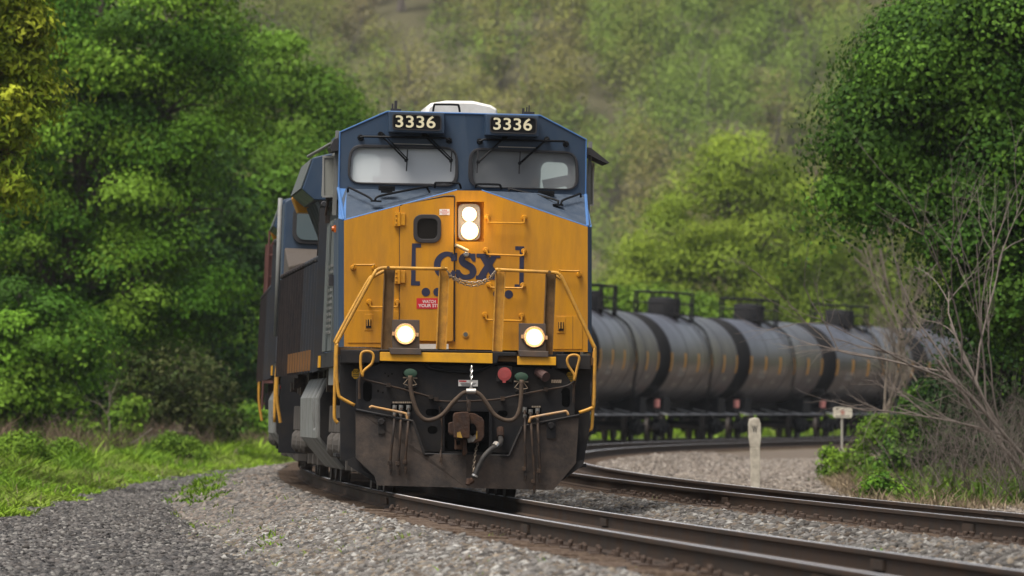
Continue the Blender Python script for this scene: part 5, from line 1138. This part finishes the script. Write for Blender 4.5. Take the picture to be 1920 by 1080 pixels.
    m = MB(); m.tube([P(887, 899, -1.25), P(880, 905, -1.25)], .035, 9); m.tube([P(879, 898, -1.25), P(877, 909, -1.27)], .03, 9); m.tube([P(938, 804, -.7), P(938.5, 820, -.8)], .045, 10); m.build('glad_hand', M_RUST, th)
    m = MB(); m.tube([P(931, 832, -1.11), P(927, 837, -1.15)], .04, 10); m.tube([P(891, 890, -1.25), P(889.5, 893, -1.25)], .039, 10); m.build('hose_clamp', M_SILV, th)
    m = MB(); chain(m, [P(897, 826, -1.05), P(891, 850, -1.15), P(887, 884, -1.22)], .028, .0045); m.build('hose_chain', M_CHAIN, th)
    # ---- coupler
    cyy = -1.18
    m = MB(); plate([(853, 774), (868, 772), (878, 772), (881, 778), (881, 822), (852, 821), (851, 780)], cyy - .14, .26, m)           # guard arm block
    plate([(881, 774), (890, 775), (904, 783), (908, 790), (908, 818), (903, 827), (890, 831), (877, 830), (877, 822), (881, 822)], cyy - .02, .3, m)
    plate([(842, 793), (852, 790), (852, 816), (845, 816), (842, 811)], cyy, .2, m)
    plate([(853, 822), (868, 823), (868, 843), (853, 843)], cyy, .16, m); plate([(868, 823), (876, 824), (875, 838), (877, 848), (872, 855), (867, 853), (868, 843)], cyy - .02, .1, m)
    m.box(P(877, 806, -.85), (.26, .6, .28)); cp = m.build('coupler', M_RUST, root, bevel=.022, seg=3)
    m = MB(); plate([(880, 794), (888, 794), (893, 800), (893, 812), (886, 818), (880, 812)], cyy - .035, .02, m); plate([(856, 826), (863, 826), (863, 834), (856, 834)], cyy - .012, .02, m); m.build('mouth_shade_patch', M_DEEP, cp)  # black plates paint the dark of the coupler openings
    m = MB(); plate([(857, 811), (863, 809), (867, 821), (857, 820)], cyy - .146, .006, m); plate([(892, 808), (895, 808), (895, 822), (892, 824)], cyy - .026, .006, m); m.build('paint_mark', mat('old_yellow', (.42, .25, .03), .7, dirt=(.1, .05, .03), scale=14), cp)
    m = MB(); plate([(880, 816), (890, 812), (893, 820), (888, 828), (878, 830), (876, 824)], cyy - .03, .01, m); m.build('worn_patch', mat('worn_iron', (.25, .24, .22), .6, dirt=(.08, .05, .035), amount=1, scale=16), cp)
    m = MB(); m.box(P(879, 763, -1.0), (.035, .1, .11)); m.lathe([(.02, -.05), (.03, 0), (.02, .05)], P(879, 757, -1.02), 'z', 8); m.tube([P(877, 757, -1.0), P(875, 745, -.9), P(877, 735, -.88)], .005, 5); m.build('lock_lifter', M_PIPE, root)
    m = MB(); m.tube(catmull([P(824, 762, pf - .05), P(829, 800, pf - .06), P(828, 840, pf - .06), P(826, 850, -1.0), P(829, 872, -1.05)], 3), .012, 6); m.box(P(827, 862, -1.04), (.03, .03, .08), Matrix.Rotation(.3, 3, 'Y')); m.build('chain_hook', M_PIPE, root)
    # ---- cab sides
    bl = back[0]; xl = out_[0].x
    for s, x in ((-1, P(634.5, 500, ch).x), (1, P(1109.5, 540, ch).x)):
        m = MB(); m.bx(x - .004 * s - .0, x - .05 * s, 1.62, 3.95, 1.72, 3.36); m.build('cab_side', M_GREY, root)
        m = MB()
        for yy in (2.05, 2.6):
            for k in range(12): m.box((x + s * .012, yy, 1.95 + k * .075), (.035, .30, .035), Matrix.Rotation(R(25 * s), 3, 'Y'))
        m.build('louver', M_LGREY, root)
        m = MB(); m.bx(x + .002 * s, x + .02 * s, 2.9, 3.9, 1.72, 3.3); m.build('side_door', M_GREY, root)
        m = MB(); m.box((x + s * .02, 1.72, 3.92), (.05, .03, 1.05)); m.box((x - s * .02, 3.0, 4.05), (.05, 1.0, .5)); m.build('side_window', M_LGREY, root)
    m = MB(); a, b = P(605.5, 294, 2.3), P(627, 369, 2.3); m.bx(a.x, b.x, 2.28, 2.31, b.z, a.z); dfl = m.build('wind_deflector', mat('mirror_grey', (.28, .28, .25), .35), root)
    ringm([(604.5, 292), (628, 292), (628, 370), (604.5, 370)], [(607.5, 296), (625.5, 296), (625.5, 366.5), (607.5, 366.5)], .02, 2.28, None, .015).build('deflector_frame', M_SILV, dfl)
    m = MB(); m.tube([P(616, 370, 2.4), P(611, 404, 2.5)], .02, 6); m.box(P(614, 411, 2.5), (.06, .06, .1)); m.box(P(618, 373, 2.4), (.1, .1, .04)); m.build('deflector_arm', M_PIPE, root)
    m = MB(); a, b = P(1102.5, 306, 2.3), P(1111.5, 385, 2.3); m.bx(a.x, b.x, 2.28, 2.31, b.z, a.z); dfl = m.build('wind_deflector', MATS['mirror_grey'], root)
    ringm([(1101, 304), (1113, 304), (1113, 386), (1101, 386)], [(1103, 308), (1111, 308), (1111, 383), (1103, 383)], .02, 2.28, None, .015).build('deflector_frame', M_SILV, dfl)
    for q in ([(1100, 276), (1108, 277), (1143, 305), (1139, 307), (1104, 290), (1100, 292)], [(627, 261), (634, 258), (634, 282), (622, 284), (618, 276)]): m = MB(); plate(q, 1.6, .9, m); m.build('awning', M_GASK, root)
    m = MB(); m.tube([P(622, 268, 1.7), P(578, 293, 3.6)], .022, 7); m.build('awning_arm', M_LGREY, root)
    m = MB(); m.lathe([(.03, -.03), (.04, 0), (.03, .04)], P(626.5, 429, .9), 'x', 12); m.box(P(630, 429, .9), (.05, .1, .09)); m.build('side_marker', M_AMBER, root, smooth=True)
    m = MB()
    for (x, y) in ((626, 526), (620, 525)): m.box(P(x, y, 1.6), (.045, .05, .14))
    m.build('cab_hinge', M_GASK, root)
    # steps behind the pilot on both ends
    for s in (-1, 1):
        m = MB(); m.bx(s * 1.2, s * 1.52, -.45, .55, .42, .46); m.bx(s * 1.2, s * 1.52, -.4, .55, .85, .89); m.bx(s * 1.2, s * 1.52, -.4, .55, 1.28, 1.32); m.bx(s * 1.19, s * 1.22, -.45, .6, .42, 1.6); m.build('step_well', M_BLK, root)
        m = MB(); m.bx(s * 1.0, s * 1.5, .62, 3.6, 1.30, 1.52); m.build('side_sill', M_LGREY, root)
    side_body(root)
    return root
lead = build_lead()
def build_second():
    root = empty('locomotive'); x, y, th = at_s(LOCO_L + .8); x2, y2, _ = at_s(LOCO_L + 22)
    root.location = (x, y, 0); root.rotation_euler = (0, CANT, -math.atan2(x2 - x, y2 - y)); tag(root, 'grimy blue second locomotive coupled behind, only its left cab side showing', 'locomotive')
    grime = mat('nose_grime', (.065, .052, .042), .75, dirt=(.06, .045, .035), amount=.7, scale=2.5)
    m = MB(); F0 = [(-1.45, 1.75), (-1.45, 3.15), (-.14, 3.55), (.14, 3.55), (1.45, 3.15), (1.45, 1.75)]
    m.loft([(a, 0, b) for a, b in F0], [(a * 1.04, 1.1, 3.45 if b > 2 else b) for a, b in F0]); m.build('nose', grime, root, bevel=.02)
    co = [(-1.53, 3.45), (-1.53, 4.15), (-.94, 4.52), (.94, 4.52), (1.53, 4.15), (1.53, 3.45)]
    low = [(-1.53, 1.72), (1.53, 1.72)]
    m = MB(); m.prism([(-1.53, 1.72)] + co + [(1.53, 1.72)], 1.1, 4.0); m.build('cab', M_BLUE, root, bevel=.02)
    for s in (-1, 1):
        o_ = [(s * .72 + p[0] / 100, 3.82 + p[1] / 100) for p in rrect(-68, -30, 68, 30, 16)]; i_ = [(s * .72 + p[0] / 100, 3.82 + p[1] / 100) for p in rrect(-62, -24, 62, 24, 12)]
        m = MB(); m.prism(o_, 1.05, 1.1); f = m.build('windshield_frame', M_GASK, root, bevel=.008)
        m = MB(); m.prism(i_, 1.03, 1.05); m.build('windshield', mat('far_pane', (.10, .13, .14), .08), root)
        m = MB(); m.tube(catmull([(s * 1.53, -.7, 1.75), (s * 1.57, -.72, 1.6), (s * 1.58, -.72, 1.2), (s * 1.57, -.72, .8)], 4), .024, 8); m.build('handrail', M_RAILY, root, smooth='all')
        m = MB(); m.tube([(s * 1.58, 1.2, 2.1), (s * 1.60, 1.2, 4.2)], .035, 8); m.build('drain_pipe', M_LGREY, root, smooth='all')
        m = MB(); m.tube([(s * .95, -.03, 2.35), (s * .95, -.09, 2.3), (s * 1.3, -.09, 2.3), (s * 1.3, -.03, 2.35)], .014, 6); m.build('grab_iron', M_RAILY, root)
        m = MB(); m.tube([(s * 1.2, 1.0, 4.15), (s * .8, 1.0, 3.75)], .012, 6); m.build('wiper', M_BLKP, root)
        m = MB(); m.tube([(s * .35, -.02, 4.0 - .5), (s * .35, -.1, 3.3), (s * .35, -.1, 2.7), (s * .35, -.02, 2.7)], .014, 6); m.build('grab_iron', M_LGREY, root)
    m = MB(); m.bx(-1.2, -.95, -.01, .0, 2.98, 3.06); m.build('label', mat('label_tan', (.45, .36, .27), .7), root)
    m = MB(); m.bx(-1.56, 1.56, -.72, .0, 1.6, 1.72); m.bx(-1.5, 1.5, -.7, -.6, .35, 1.6); m.build('front_platform', M_BLK, root, bevel=.01)
    side_body(root, False); coupler_part(root, -1.0, -1)
build_second()
TANK_S = {k: 182.5 + 18.4 * (k - 7) + 9.2 for k in (5, 6, 7, 8, 9, 10, 11)}
# ------------------------------------------------------------------ the string of tank cars (visible ones only)
tc0 = make_tank_car(); first = True
labs = {5: 'black tank car hidden behind the lead locomotive, first of the tank car row', 6: 'black tank car right behind the big locomotive, its left end hidden by the cab', 7: 'second black tank car from the locomotive, crossing behind the handrail',
        8: 'black tank car in the middle of the visible string, above the whistle post', 9: 'black tank car whose right half stands behind the white sign',
        10: 'black tank car behind the pale bare saplings', 11: 'farthest black tank car, almost lost behind the dead branches'}
for k in sorted(TANK_S):
    t = tc0 if first else copy_tree(tc0); first = False
    place_car(t, TANK_S[k]); tag(t, labs[k], 'tank car', 'black tank cars coupled in a row')
# ------------------------------------------------------------------ haze in the valley
def haze():
    m = MB(); m.bx(-1050, 1050, -150, 1560, -3.0, 230); me = bpy.data.meshes.new('haze'); me.from_pydata(m.v, [], m.f)
    h = bpy.data.objects.new('haze', me); COL.objects.link(h); tag(h, kind='stuff')
    ma = bpy.data.materials.new('haze'); ma.use_nodes = True; n = ma.node_tree; n.nodes.remove(n.nodes['Principled BSDF'])
    v = n.nodes.new('ShaderNodeVolumePrincipled'); v.inputs['Color'].default_value = (.86, .90, .95, 1); v.inputs['Density'].default_value = .00007; v.inputs['Anisotropy'].default_value = .2
    n.links.new(v.outputs[0], n.nodes['Material Output'].inputs['Volume']); me.materials.append(ma)
    scene.cycles.volume_bounces = 0
haze()
